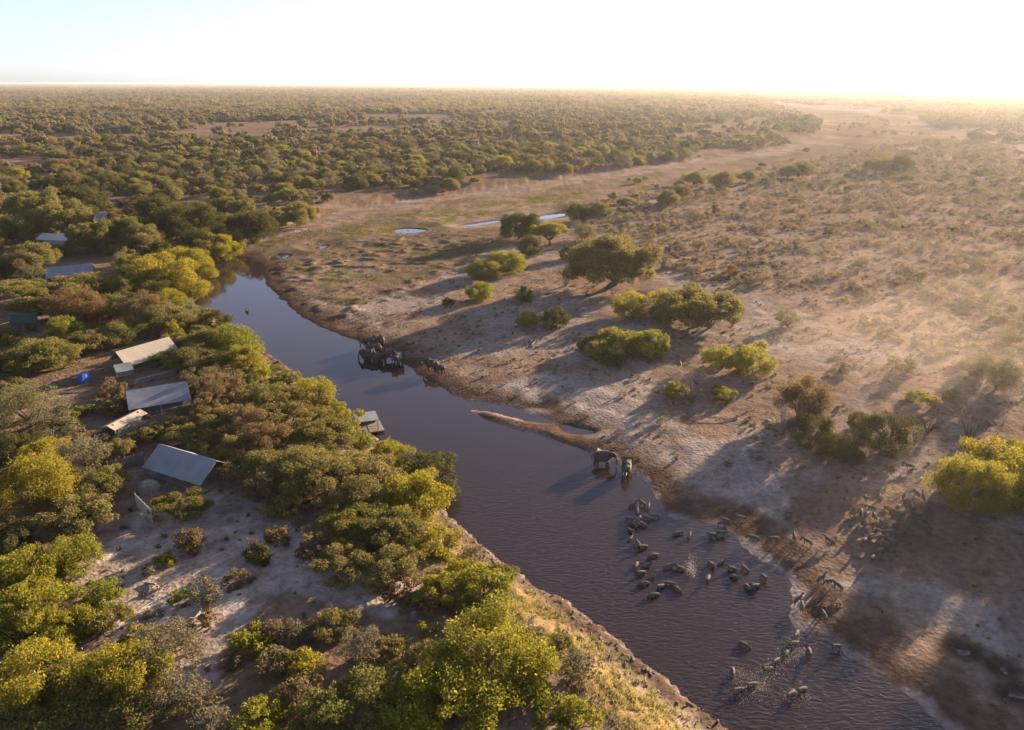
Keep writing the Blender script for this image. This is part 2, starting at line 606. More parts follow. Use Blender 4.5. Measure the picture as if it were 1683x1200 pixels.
# ------------------------------------------------------------------ animal bodies (each one continuous mesh)
def skin_body(name, joints, bones, rad, sub=1):
    me = bpy.data.meshes.new(name)
    me.from_pydata(joints, bones, [])
    o = bpy.data.objects.new(name, me)
    COL.objects.link(o)
    md = o.modifiers.new('skin', 'SKIN')
    md.use_smooth_shade = True
    for i, r in enumerate(rad):
        sv = me.skin_vertices[0].data[i]
        sv.radius = r if hasattr(r, '__len__') else (r, r)
        sv.use_root = i == 0
    s = o.modifiers.new('sub', 'SUBSURF')
    s.levels = s.render_levels = sub
    dg = bpy.context.evaluated_depsgraph_get()
    m2 = bpy.data.meshes.new_from_object(o.evaluated_get(dg))
    bpy.data.objects.remove(o)
    bpy.data.meshes.remove(me)
    return m2


def join_extra(base, extra, mats):
    """add the MB pieces (ears, tusks, mane) to the body's one mesh"""
    bm = bmesh.new()
    bm.from_mesh(base)
    for f in bm.faces:
        f.smooth = True
        f.material_index = 0
    off = len(bm.verts)
    vs = [bm.verts.new(v) for v in extra.v]
    for f, mi in zip(extra.f, extra.m):
        try:
            nf = bm.faces.new([vs[i] for i in f])
            nf.material_index = mi
            nf.smooth = True
        except ValueError:
            pass
    me = bpy.data.meshes.new(base.name)
    bm.to_mesh(me)
    bm.free()
    for m in mats:
        me.materials.append(m)
    return me


def elephant_mesh(pose):
    hd = {'drink': (2.0, 2.15), 'walk': (2.05, 2.5)}[pose]
    J = [(-0.1, 0, 1.98), (-1.0, 0, 2.02), (0.95, 0, 2.08), (1.5, 0, hd[1] + 0.05), (hd[0], 0, hd[1]),
         (hd[0] + 0.5, 0, hd[1] - 0.45), (hd[0] + 0.65, 0, hd[1] - 1.05), (hd[0] + 0.62, 0, hd[1] - 1.6), (hd[0] + (0.8 if pose == 'drink' else 0.45), 0, max(0.15, hd[1] - 2.05))]
    E_ = [(0, 1), (0, 2), (2, 3), (3, 4), (4, 5), (5, 6), (6, 7), (7, 8)]
    Rd = [(0.92, 1.0), (0.80, 0.86), (0.80, 0.86), (0.52, 0.60), (0.50, 0.62), 0.27, 0.19, 0.14, 0.09]
    st = 0.25 if pose == 'walk' else 0.05
    for s, k in ((1, 1), (-1, -1)):
        b = len(J)
        J += [(-1.1, s * 0.45, 1.3), (-1.0 + k * st, s * 0.45, 0.75), (-1.1 + k * st, s * 0.45, 0.06)]
        E_ += [(1, b), (b, b + 1), (b + 1, b + 2)]
        Rd += [0.40, 0.26, 0.27]
        b = len(J)
        J += [(1.0, s * 0.45, 1.25), (1.05 - k * st, s * 0.45, 0.7), (1.05 - k * st, s * 0.45, 0.06)]
        E_ += [(2, b), (b, b + 1), (b + 1, b + 2)]
        Rd += [0.36, 0.25, 0.25]
    b = len(J)
    J += [(-1.85, 0, 2.0), (-2.0, 0, 1.3), (-1.98, 0, 0.85)]
    E_ += [(1, b), (b, b + 1), (b + 1, b + 2)]
    Rd += [0.12, 0.05, 0.04]
    base = skin_body('elephant', J, E_, Rd, 1)
    x = MB()
    for s in (-1, 1):
        n0 = len(x.v)
        ring = [(0.25, 0.55), (0.0, 0.62), (-0.45, 0.50), (-0.75, 0.1), (-0.62, -0.45), (-0.30, -0.80), (0.0, -0.55), (0.22, -0.1)]
        for th in (0, 0.06):
            for a, c in ring:
                x.v.append((hd[0] - 0.30 + a, s * (0.55 + 0.30 * abs(a) + th), hd[1] + 0.05 + c))
        k = len(ring)
        for q in (0, k):
            x.f.append(tuple(n0 + q + i for i in range(k)))
            x.m.append(0)
        for i in range(k):
            x.f.append((n0 + i, n0 + (i + 1) % k, n0 + k + (i + 1) % k, n0 + k + i))
            x.m.append(0)
        x.tube([(hd[0] + 0.35, s * 0.22, hd[1] - 0.35), (hd[0] + 0.75, s * 0.28, hd[1] - 0.75), (hd[0] + 1.1, s * 0.26, hd[1] - 0.72)], [0.07, 0.055, 0.02], 6, 1)
    return join_extra(base, x, [M['hide'], M['tusk']])


def zebra_mesh(pose):
    nk = {'graze': [(0.78, 0, 1.12), (1.08, 0, 0.80), (1.22, 0, 0.52), (1.36, 0, 0.20)], 'alert': [(0.76, 0, 1.30), (0.98, 0, 1.55), (1.12, 0, 1.62), (1.44, 0, 1.44)],
          'walk': [(0.80, 0, 1.22), (1.08, 0, 1.38), (1.22, 0, 1.40), (1.52, 0, 1.18)]}[pose]
    J = [(0, 0, 1.0), (-0.58, 0, 1.06), (0.48, 0, 1.05)] + nk
    E_ = [(0, 1), (0, 2), (2, 3), (3, 4), (4, 5), (5, 6)]
    Rd = [(0.27, 0.30), (0.25, 0.28), (0.23, 0.28), (0.13, 0.19), (0.10, 0.14), (0.10, 0.13), 0.07]
    st = 0.18 if pose == 'walk' else 0.04
    for s in (1, -1):
        b = len(J)
        J += [(-0.62, s * 0.14, 0.74), (-0.70 + s * st, s * 0.14, 0.42), (-0.64 + s * st, s * 0.14, 0.03)]
        E_ += [(1, b), (b, b + 1), (b + 1, b + 2)]
        Rd += [0.14, 0.06, 0.055]
        b = len(J)
        J += [(0.50, s * 0.13, 0.68), (0.50 - s * st, s * 0.13, 0.36), (0.50 - s * st, s * 0.13, 0.03)]
        E_ += [(2, b), (b, b + 1), (b + 1, b + 2)]
        Rd += [0.10, 0.055, 0.05]
    b = len(J)
    J += [(-0.88, 0, 1.02), (-0.96, 0, 0.72), (-0.95, 0, 0.50)]
    E_ += [(1, b), (b, b + 1), (b + 1, b + 2)]
    Rd += [0.05, 0.03, 0.04]
    base = skin_body('zebra', J, E_, Rd, 1)
    x = MB()
    a, c, d = (Vector(p) for p in (nk[0], nk[1], nk[2]))
    back = (d - a).normalized().cross(Vector((0, 1, 0)))
    if back.x > 0 and pose != 'graze':
        back = -back
    if pose == 'graze':
        back = Vector((0.55, 0, 0.85))
    for p, q in ((a, c), (c, d)):
        n0 = len(x.v)
        for y in (-0.025, 0.025):
            x.v += [tuple(p + Vector((0, y, 0))), tuple(q + Vector((0, y, 0))), tuple(q + back * 0.22 + Vector((0, y, 0))), tuple(p + back * 0.26 + Vector((0, y, 0)))]
        x.f += [(n0, n0 + 1, n0 + 2, n0 + 3), (n0 + 4, n0 + 7, n0 + 6, n0 + 5), (n0 + 3, n0 + 2, n0 + 6, n0 + 7)]
        x.m += [0, 0, 0]
    for s in (-1, 1):
        e0 = d + Vector((-0.03, s * 0.07, 0.06))
        x.tube([e0, e0 + back * 0.12 + Vector((0, s * 0.03, 0.02)), e0 + back * 0.19 + Vector((0, s * 0.03, 0.02))], [0.04, 0.045, 0.008], 5)
    return join_extra(base, x, [M['zebra']])


EM = {p: elephant_mesh(p) for p in ('drink', 'walk')}
ZM = {p: zebra_mesh(p) for p in ('graze', 'alert', 'walk')}
J = [(0, 0, 0.12), (-0.30, 0, 0.12), (0.22, 0, 0.16), (0.30, 0, 0.38), (0.33, 0, 0.55), (0.48, 0, 0.56), (-0.52, 0, 0.10)]
bird = skin_body('waterbird', J, [(0, 1), (0, 2), (2, 3), (3, 4), (4, 5), (1, 6)], [0.16, 0.12, 0.11, 0.045, 0.06, 0.02, 0.05], 1)


# ------------------------------------------------------------------ the ground: one sheet out to the horizon
def axis(lo, hi, step, far_lo, far_hi, g):
    mid = list(np.arange(lo, hi + 1e-6, step))
    up, s = [], step
    while (up[-1] if up else hi) < far_hi:
        s *= g
        up.append((up[-1] if up else hi) + s)
    dn, s = [], step
    while (dn[-1] if dn else lo) > far_lo:
        s *= g
        dn.append((dn[-1] if dn else lo) - s)
    return np.array(dn[::-1] + mid + up)


gx = axis(-95, 125, 0.8, -60000, 60000, 1.06)
gy = axis(48, 345, 0.8, -1500, 110000, 1.05)
X, Y = np.meshgrid(gx, gy)
fx_, fy_, dw, dp, left, db = fields(X.ravel(), Y.ravel())
Z = height_from(fx_, fy_, dw, dp, left, db)
xx, yy = fx_, fy_


JIT = {}


def jin(poly_px, amp=5.0, sc=9.0, seed=50):
    p = np.array(G(poly_px, 1.5))
    sc = 7.0 if sc < 12 else 16.0
    if sc not in JIT:
        JIT[sc] = (fbm(xx / sc, yy / sc, 50, 3) - 0.5, fbm(xx / sc, yy / sc, 53, 3) - 0.5)
    return inside(xx + JIT[sc][0] * 2 * amp, yy + JIT[sc][1] * 2 * amp, p).astype(float)


def lay(col, c, w):
    w = np.clip(w, 0, 1)[:, None]
    return col * (1 - w) + np.array(c)[None] * w


nA = fbm(xx / 14, yy / 14, 60, 4)
nB = fbm(xx / 4.0, yy / 4.0, 61, 4)
nC = fbm(xx / 40, yy / 40, 62, 3)
soil = np.tile(np.array([0.300, 0.235, 0.180]), (xx.size, 1))
right = ~left
# open sand and clay on the far side
soil = lay(soil, (0.340, 0.305, 0.275), right * smooth(0.46, 0.62, nA) * smooth(4, 16, dw) * 0.9)
soil = lay(soil, (0.205, 0.160, 0.120), right * smooth(0.55, 0.70, nB) * smooth(6, 16, dw) * 0.5)
pale = jin([(780, 640), (880, 610), (1000, 620), (1100, 690), (1230, 740), (1330, 800), (1300, 850), (1200, 840), (1080, 770), (980, 720), (860, 670)], 5, 9, 50)
soil = lay(soil, (0.400, 0.375, 0.350), pale * (0.35 + 0.65 * smooth(0.35, 0.6, nB)) * 0.85)
pale2 = jin([(1340, 930), (1480, 940), (1600, 980), (1660, 1030), (1640, 1050), (1540, 1010), (1420, 970)], 3, 7, 55)
soil = lay(soil, (0.390, 0.370, 0.350), pale2 * (0.35 + 0.65 * smooth(0.35, 0.6, nB)) * 0.7)
herd = jin([(1290, 780), (1400, 790), (1560, 830), (1683, 880), (1720, 1000), (1500, 930), (1330, 860)], 4, 9, 57)
soil = lay(soil, (0.215, 0.160, 0.125), herd * 0.7)
SPIT = [(764, 669), (800, 677), (860, 689), (915, 697), (985, 722), (1004, 748), (978, 751), (920, 729), (860, 711), (800, 695)]
# dry river bed with sparse green
bed = jin([(380, 420), (450, 388), (700, 338), (900, 310), (1100, 280), (1290, 254), (1372, 228), (1366, 200), (1260, 174), (1330, 176), (1500, 196), (1560, 226), (1420, 256), (1200, 288), (1010, 325), (900, 360), (780, 420), (600, 500), (480, 480)], 6, 16, 64)
soil = lay(soil, (0.270, 0.208, 0.150), bed * 0.8)
farbed = bed * smooth(430, 700, yy)
soil = lay(soil, (0.330, 0.270, 0.205), farbed * 0.9)
soil = lay(soil, (0.165, 0.160, 0.062), bed * smooth(0.50, 0.66, nA) * 0.75)
soil = lay(soil, (0.350, 0.285, 0.220), bed * smooth(0.54, 0.66, nC) * 0.6)
soil = lay(soil, (0.150, 0.125, 0.080), bed * smooth(0.50, 0.62, fbm(xx / 30, yy / 60, 74, 3)) * 0.55)
green = jin([(500, 385), (640, 355), (830, 332), (960, 318), (960, 330), (830, 350), (700, 372), (560, 395)], 4, 9, 66)
soil = lay(soil, (0.150, 0.155, 0.045), green * smooth(0.4, 0.56, nB) * 0.8)
# scrub plain
plainz = jin([(930, 345), (1130, 300), (1420, 265), (1683, 250), (2000, 260), (2000, 640), (1683, 640), (1400, 540), (1180, 470), (1040, 400)], 6, 16, 68)
soil = lay(soil, (0.310, 0.250, 0.205), plainz * 0.7)
soil = lay(soil, (0.260, 0.185, 0.130), plainz * smooth(0.5, 0.64, nA) * 0.6)
soil = lay(soil, (0.170, 0.135, 0.095), farbed * (0.30 + 0.4 * smooth(0.42, 0.58, fbm(xx / 60, yy / 90, 75, 3))))
# wooded side: leaf litter and bare pinkish soil
soil = lay(soil, (0.200, 0.150, 0.105), left * smooth(0.36, 0.56, nA) * 0.8)
clear = jin([(120, 1000), (180, 900), (330, 840), (450, 840), (520, 960), (690, 1000), (680, 1060), (480, 1010), (380, 1110), (360, 1200), (300, 1200)], 2.5, 6, 70)
soil = lay(soil, (0.500, 0.455, 0.415), clear * (0.4 + 0.6 * smooth(0.35, 0.55, nB)))
soil = lay(soil, (0.180, 0.155, 0.080), left * smooth(0.58, 0.70, nB) * 0.45)
farw = left * smooth(500, 1500, np.hypot(xx, yy))
soil = lay(soil, (0.230, 0.185, 0.130), farw * 0.85)
soil = lay(soil, (0.170, 0.150, 0.100), smooth(2500, 5000, np.hypot(xx, yy)) * (0.55 + 0.45 * smooth(0.4, 0.6, fbm(xx / 400, yy / 150, 72, 3))))
# wooded bank: rubble, then yellow grass
soil = lay(soil, (0.330, 0.255, 0.095), left * (dw < 40) * smooth(3.0, 4.6, db) * (1 - smooth(8.5, 12, db)) * smooth(0.28, 0.5, nB) * 0.9)
soil = lay(soil, (0.330, 0.280, 0.235), left * (dw < 40) * smooth(2.2, 3.2, db) * (1 - smooth(4.5, 6.0, db)) * smooth(0.45, 0.6, nB))
soil = lay(soil, (0.110, 0.085, 0.066), left * (dw < 40) * (1 - smooth(1.8, 3.2, db)))
# wet mud and a pale waterline, foam and painted sky sheen, on the open shore
soil = lay(soil, (0.105, 0.074, 0.055), right * (1 - smooth(2.5, 9.5, dw + (nB - 0.5) * 9)) * 0.92)
near_reach = smooth(150, 128, yy)
soil = lay(soil, (0.50, 0.45, 0.42), right * near_reach * smooth(-0.9, -0.1, dw) * (1 - smooth(0.3, 1.4, dw + (nB - 0.5) * 4.5)) * smooth(0.30, 0.55, fbm(xx / 6, yy / 6, 63, 3)) * 0.75)
soil = lay(soil, (0.225, 0.155, 0.105), jin(SPIT, 0.5, 7) * (dw > 0.1) * 0.8)
soil = lay(soil, (0.050, 0.038, 0.030), (dp < 2.6) * (1 - smooth(0.6, 2.6, dp)) * np.where(yy < 120, 0.9, 0.4))
soil = lay(soil, (0.06, 0.045, 0.035), (dw < -0.9) * 1.0)

nx, ny = len(gx), len(gy)
gm = bpy.data.meshes.new('ground')
gm.vertices.add(nx * ny)
gm.vertices.foreach_set('co', np.stack([xx, yy, Z], 1).astype(np.float32).ravel())
ii, jj = np.meshgrid(np.arange(nx - 1), np.arange(ny - 1))
a = (jj * nx + ii).ravel()
fq = np.stack([a, a + 1, a + nx + 1, a + nx], 1).astype(np.int32)
gm.loops.add(fq.size)
gm.loops.foreach_set('vertex_index', fq.ravel())
gm.polygons.add(len(fq))
gm.polygons.foreach_set('loop_start', np.arange(0, fq.size, 4, dtype=np.int32))
gm.polygons.foreach_set('use_smooth', np.ones(len(fq), bool))
gm.update(calc_edges=True)
ca = gm.color_attributes.new('soil', 'FLOAT_COLOR', 'POINT')
ca.data.foreach_set('color', np.concatenate([np.clip(soil * np.array([0.80, 0.725, 0.68]), 0, 1), np.ones((xx.size, 1))], 1).astype(np.float32).ravel())
gm.materials.append(ground_material())
link('ground', gm, kind='structure', label='sandy ground with dry river bed and wooded bank')

wm = mesh_from('river', [(-120, 40, 0), (140, 40, 0), (140, 400, 0), (-120, 400, 0)], [(0, 1, 2, 3)], [water_material()])
link('river', wm, kind='structure', label='dark still river winding between sandy and wooded banks')

# ------------------------------------------------------------------ landmarks for the descriptions
LAND = [('the large grey fly-sheet tent', 300, 765), ('the flat-roofed grey tent', 258, 650), ('the beige canvas lodge', 225, 585),
        ('the slim pale roof', 205, 690), ('the white-ended grey tent', 118, 448), ('the small grey tent', 160, 358), ('the half-hidden pale tent', 98, 395),
        ('the dark green roof', 42, 528), ('the blue tarpaulin', 140, 622), ('the white screen fence', 237, 838), ('the pole fence', 20, 1025),
        ('the floating viewing hide', 601, 693), ('the sandy clearing', 300, 945), ('the stony path', 470, 985), ('the grassy near bank', 950, 1090), ('the river bend', 560, 650),
        ('the pond end of the river', 380, 430), ('the green tarpaulin', 153, 508), ('the drinking elephant family', 625, 580),
        ('the lone elephants', 714, 606), ('the elephant pair', 1010, 755), ('the sandspit', 880, 705), ('the big spreading tree', 1000, 440),
        ('the broad low tree', 1148, 505), ('the zebra herd on land', 1450, 865), ('the wading zebras', 1080, 930), ('the splashing zebras', 1290, 1095),
        ('the round pool', 672, 380), ('the far strip of water', 900, 356), ('the dusty scrub plain', 1400, 420), ('the muddy water holes', 1610, 1085),
        ('the dry river bed', 1000, 300), ('the upper river bed', 1450, 215), ('the left woodland', 200, 260), ('the mid woodland', 650, 270), ('the far woodland', 1050, 215)]
ORD = ['nearest', 'second nearest', 'third nearest', 'fourth nearest', 'fifth nearest', 'sixth nearest', 'seventh nearest', 'eighth nearest']


def describe(items):
    """items: dicts with desc, px, py, group -> sets label and group; ordinal where several look alike"""
    fam = {}
    for it in items:
        k = min(range(len(LAND)), key=lambda i: (LAND[i][1] - it['px']) ** 2 + ((LAND[i][2] - it['py']) * 1.4) ** 2)
        dx, dy = it['px'] - LAND[k][1], it['py'] - LAND[k][2]
        if abs(dx) > abs(dy) * 1.3:
            rel = 'right of' if dx > 0 else 'left of'
        else:
            rel = 'in front of' if dy > 0 else 'behind'
        it['d'] = math.hypot(dx, dy)
        fam.setdefault((it['desc'], rel, LAND[k][0]), []).append(it)
    for (desc, rel, ln), l in fam.items():
        l.sort(key=lambda q: q['d'])
        if len(l) == 1:
            l[0]['label'] = f'{desc} {rel} {ln}'
            continue
        for i, it in enumerate(l):
            if i < len(ORD):
                it['label'] = f'{desc}, {ORD[i]} {rel} {ln}'
            else:
                it['label'] = f'{desc} among those farther off {rel} {ln}'
                it['group'] = f'{desc} plants {rel} {ln}'


# ------------------------------------------------------------------ plants: prototypes
rng = np.random.default_rng(11)


def crown_quads(rs, Rr, Hc, zc, nleaf, leaf, style):
    """leaf-sized rhombi spread through lumpy clumps of a crown of radius Rr, height Hc, centred at zc"""
    flat = {'acacia': 0.55, 'round': 0.85, 'bush': 0.9, 'umbrella': 0.4, 'sparse': 0.8}[style]
    ncl = int(np.clip(14 + Rr * 10, 16, 130))
    u = rs.random(ncl)
    lo = {'acacia': -0.5, 'round': -0.8, 'bush': -0.8, 'umbrella': 0.0, 'sparse': -0.6}[style]
    cz = lo + (1 - lo) * u
    az = rs.random(ncl) * 6.283
    rr = np.sqrt(np.clip(1 - cz ** 2, 0, 1))
    lump = 0.55 + 0.45 * rs.random(ncl)
    asym = 0.82 + 0.36 * rs.random()
    ph = rs.random() * 6.28
    lobes = 1 + 0.20 * np.sin(az * 2 + ph) * np.cos(az + ph * 3) + 0.12 * np.sin(az * 5 + ph * 2)
    cen = np.stack([np.cos(az) * rr * Rr * lump * lobes, np.sin(az) * rr * Rr * lump * lobes * asym, zc + cz * Hc * 0.5 * (lump + 0.05)], 1)
    rc = Rr * (0.13 + 0.20 * rs.random(ncl) ** 1.4) * (1.25 if Rr < 2.5 else 1.0) * (0.75 if Rr > 7 else 1)
    w = rc ** 2
    pick = rs.choice(ncl, nleaf, p=w / w.sum())
    d = rs.normal(size=(nleaf, 3))
    d /= np.linalg.norm(d, axis=1)[:, None]
    rad = rc[pick] * (0.35 + 0.65 * rs.random(nleaf) ** 0.5) * (1 + 0.5 * rs.random(nleaf) * (rs.random(nleaf) > 0.86))
    off = d * rad[:, None]
    off[:, 2] *= flat
    p = cen[pick] + off
    p[:, 2] = np.maximum(p[:, 2], 0.08)
    nrm = rs.normal(size=(nleaf, 3)) + d * 0.7 + np.array([0, 0, 0.35])
    nrm /= np.linalg.norm(nrm, axis=1)[:, None]
    t = np.cross(nrm, rs.normal(size=(nleaf, 3)))
    t /= np.linalg.norm(t, axis=1)[:, None]
    b = np.cross(nrm, t)
    s = leaf * (0.55 + 0.9 * rs.random(nleaf))[:, None]
    l, wd = t * s, b * s * 0.62
    q = np.stack([p - l, p - wd, p + l, p + wd], 1).reshape(-1, 3)
    return q, cen, rc


def trunk_mesh(name, rs, Rr, zc, Hc, cen, mat, n=6):
    m = MB()
    r0 = max(0.07, Rr * 0.055)
    fork = max(0.3, (zc - Hc * 0.4) * 0.75)
    lean = Vector((rs.normal() * 0.12 * Rr, rs.normal() * 0.12 * Rr, 0))
    top = Vector((lean.x, lean.y, fork))
    m.tube([(0, 0, -0.4), Vector((lean.x * 0.3, lean.y * 0.3, fork * 0.5)), top], [r0 * 1.35, r0 * 1.05, r0 * 0.9], n)
    k = min(len(cen), 9 if Rr > 2 else 5)
    for i in rs.choice(len(cen), k, replace=False):
        c = Vector(cen[i])
        mid = top.lerp(c, 0.5) + Vector((0, 0, 0.08 * Rr))
        m.tube([top, mid, top.lerp(c, 0.95)], [r0 * 0.6, r0 * 0.38, r0 * 0.14], 5)
    return m.mesh(name, mat)


KINDS = {
    'olive': dict(name='acacia_tree', cat='tree', style='acacia', hk=0.44, desc='olive acacia', mat='olive'),
    'bright': dict(name='riverside_tree', cat='tree', style='round', hk=0.64, desc='yellow-green leafy tree', mat='bright'),
    'dark': dict(name='dark_tree', cat='tree', style='round', hk=0.70, desc='dark dense tree', mat='dark'),
    'brown': dict(name='dry_bush', cat='bush', style='bush', hk=0.75, desc='rusty brown bush', mat='brown'),
    'grey': dict(name='grey_bush', cat='bush', style='bush', hk=0.70, desc='grey-green wispy bush', mat='grey'),
    'umbrella': dict(name='umbrella_tree', cat='tree', style='umbrella', hk=0.62, desc='umbrella-crowned acacia', mat='bright'),
    'scrub': dict(name='scrub_bush', cat='shrub', style='bush', hk=0.62, desc='sandy-grey scrub bush', mat='scrub'),
}
#        radius, leaves, leaf half-length
SIZES = [(0.9, 500, 0.11), (1.7, 1900, 0.12), (2.8, 6000, 0.11), (4.2, 14000, 0.115), (6.2, 27000, 0.125), (10.5, 42000, 0.19), (14.5, 60000, 0.22)]
PROTO = {}


def proto(kind, w, var):
    k = KINDS[kind]
    si = min(range(len(SIZES)), key=lambda i: abs(math.log(SIZES[i][0] / (w / 2))))
    if SIZES[si][0] > 3.5:
        var = var % 2
    if SIZES[si][0] > 9:
        var = 0
    key = (kind, si, var)
    if key not in PROTO:
        Rr, nl, lf = SIZES[si]
        rs = np.random.default_rng(hash((kind == 'olive', kind == 'bright', len(kind), si, var)) % 100000)
        Ht = 2 * Rr * k['hk']
        if k['style'] in ('bush', 'sparse'):
            Hc, zc = Ht * 0.95, Ht * 0.48
        elif k['style'] == 'acacia':
            Hc, zc = Ht * 0.92, Ht * 0.52
        elif k['style'] == 'umbrella':
            Hc, zc = Ht * 0.74, Ht * 0.60
        else:
            Hc, zc = Ht * 1.0, Ht * 0.47
        nl2 = int(nl * (0.55 if kind in ('grey', 'scrub') else 1.0))
        q, cen, rc = crown_quads(rs, Rr, Hc, zc, nl2, lf, k['style'])
        PROTO[key] = (quads_mesh('crown', q, nl2, M[k['mat']]), trunk_mesh('trunk', rs, Rr, zc, Hc, cen, M['bark']), Rr)
    return PROTO[key]


# ------------------------------------------------------------------ plants: where they stand  (photo x, y of crown centre, crown width in photo, kind)
o_, y_, b_, g_, d_, u_ = 'olive', 'bright', 'brown', 'grey', 'dark', 'umbrella'
HAND = [
    # near bank and clearing
    (812, 1065, 190, y_), (750, 1150, 165, y_), (945, 1185, 85, y_), (705, 1085, 90, o_), (585, 1172, 150, o_), (432, 1178, 90, y_), (868, 1110, 95, y_),
    (795, 958, 84, y_), (722, 885, 78, y_), (728, 962, 76, y_), (765, 930, 60, y_), (685, 812, 110, y_), (708, 778, 100, d_), (640, 745, 66, y_), (662, 850, 64, y_), (818, 985, 50, g_),
    (575, 862, 100, o_), (632, 872, 100, o_), (560, 925, 96, o_), (640, 932, 100, o_), (690, 985, 60, o_), (520, 895, 54, b_), (655, 968, 52, b_), (640, 880, 60, b_), (755, 985, 60, o_),
    (545, 790, 125, o_), (600, 775, 100, o_), (480, 770, 120, o_), (425, 765, 96, o_), (562, 690, 60, y_), (512, 645, 72, y_), (525, 715, 90, o_), (480, 690, 92, o_),
    (438, 655, 80, o_), (470, 655, 60, o_), (430, 720, 84, b_), (396, 690, 72, b_), (352, 690, 74, o_), (365, 640, 70, b_), (402, 585, 64, y_), (378, 560, 80, y_), (520, 750, 70, o_), (590, 815, 90, o_),
    (346, 560, 80, o_), (322, 590, 80, o_), (290, 588, 64, o_), (236, 585, 36, o_), (332, 622, 60, b_), (388, 742, 84, o_), (322, 715, 82, o_), (285, 700, 58, o_), (245, 712, 50, o_), (340, 665, 56, b_),
    (302, 828, 84, o_), (188, 668, 54, o_), (132, 722, 40, b_), (165, 792, 84, o_), (196, 740, 54, o_), (150, 830, 60, d_), (430, 800, 60, b_), (470, 830, 70, o_),
    (62, 790, 120, y_), (122, 850, 112, o_), (108, 915, 92, y_), (40, 935, 112, y_), (50, 995, 120, y_), (122, 1022, 84, y_), (172, 1018, 72, o_), (62, 1105, 140, y_),
    (132, 1132, 150, o_), (206, 1100, 120, y_), (272, 1062, 110, g_), (302, 1130, 92, g_), (28, 1172, 100, o_), (222, 1178, 110, o_), (332, 972, 54, g_), (298, 978, 30, y_),
    (272, 918, 32, y_), (245, 935, 28, g_), (312, 888, 48, b_), (190, 960, 26, g_), (412, 1050, 60, y_), (452, 1032, 46, b_), (487, 1040, 52, g_), (542, 1028, 80, o_), (592, 1062, 72, g_),
    (452, 1085, 62, b_), (502, 1092, 62, y_), (490, 1130, 62, b_), (386, 1085, 28, b_), (640, 1062, 56, o_), (655, 1108, 64, o_), (345, 1015, 34, b_), (390, 950, 36, b_), (420, 910, 44, d_), (455, 880, 40, b_),
    (20, 870, 60, d_), (10, 1040, 60, y_), (350, 1180, 70, g_), (255, 1005, 30, g_), (905, 1165, 60, y_), (675, 1165, 120, y_), (520, 1185, 90, o_),
    # camp
    (62, 585, 105, o_), (20, 590, 50, d_), (105, 590, 50, o_), (82, 492, 110, o_), (25, 480, 80, o_), (122, 505, 80, b_), (182, 502, 74, o_), (232, 502, 80, b_), (272, 522, 84, o_), (315, 520, 64, o_), (200, 545, 70, o_), (150, 560, 70, o_),
    (205, 478, 50, o_), (130, 474, 90, o_), (262, 440, 112, y_), (308, 425, 72, y_), (352, 392, 74, y_), (300, 470, 76, y_), (238, 398, 62, o_), (210, 432, 36, y_), (300, 358, 100, d_), (252, 350, 84, d_), (330, 400, 60, d_),
    (205, 388, 84, o_), (152, 400, 74, o_), (106, 372, 84, o_), (62, 350, 84, o_), (18, 385, 66, o_), (132, 325, 84, d_), (410, 350, 86, d_), (452, 348, 60, o_), (386, 345, 60, o_), (492, 345, 52, o_), (340, 372, 60, y_), (60, 430, 70, o_), (30, 430, 60, b_),
    (40, 668, 105, g_), (25, 735, 80, d_), (90, 700, 60, g_), (20, 640, 60, o_), (370, 375, 50, y_), (330, 445, 50, y_), (345, 480, 0, y_), (250, 475, 60, d_), (280, 490, 50, y_), (420, 610, 46, y_), (545, 665, 40, y_), (590, 720, 50, y_), (450, 610, 40, o_), (395, 620, 50, o_),
    # far bank
    (852, 370, 66, d_), (905, 386, 56, u_), (835, 428, 62, y_), (795, 440, 56, y_), (792, 478, 44, y_), (862, 483, 32, y_), (866, 524, 38, y_), (912, 524, 44, d_), (736, 496, 20, d_),
    (1000, 444, 140, o_), (1152, 506, 130, o_), (1105, 512, 70, o_), (1038, 504, 56, y_), (1088, 498, 52, y_), (984, 572, 46, y_), (1006, 556, 50, y_), (1032, 564, 50, y_), (1072, 567, 58, y_), (966, 566, 34, d_), (1010, 585, 44, d_), (1186, 588, 60, y_), (1236, 592, 66, y_), (1250, 568, 24, y_), (1298, 524, 40, g_),
    (1190, 648, 36, y_), (1322, 662, 86, b_), (1338, 708, 70, d_), (1386, 736, 66, d_), (1460, 708, 84, d_), (1416, 692, 42, d_), (1504, 650, 30, y_), (1536, 660, 30, u_), (1563, 646, 26, d_),
    (1624, 752, 92, y_), (1604, 800, 110, y_), (1668, 742, 60, y_), (1662, 810, 80, y_), (1492, 598, 42, g_), (1382, 604, 32, g_), (1644, 612, 80, g_), (1600, 600, 50, g_), (1700, 790, 100, y_),
    (960, 380, 44, g_), (985, 352, 40, o_), (950, 350, 40, d_), (1005, 400, 36, g_), (935, 415, 30, d_), (1140, 296, 36, o_), (1186, 299, 42, o_), (1122, 318, 34, b_), (1228, 292, 32, o_), (1100, 330, 36, o_), (1320, 282, 36, o_), (1295, 286, 32, o_),
    (1480, 270, 36, d_), (1440, 275, 40, o_), (1030, 335, 30, o_), (1180, 640, 24, y_), (870, 405, 40, d_), (1110, 640, 40, y_),
]
PLANTS = []


def add_plant(x, y, w, kind, hand=False):
    PLANTS.append(dict(x=x, y=y, w=w, kind=kind, hand=hand))


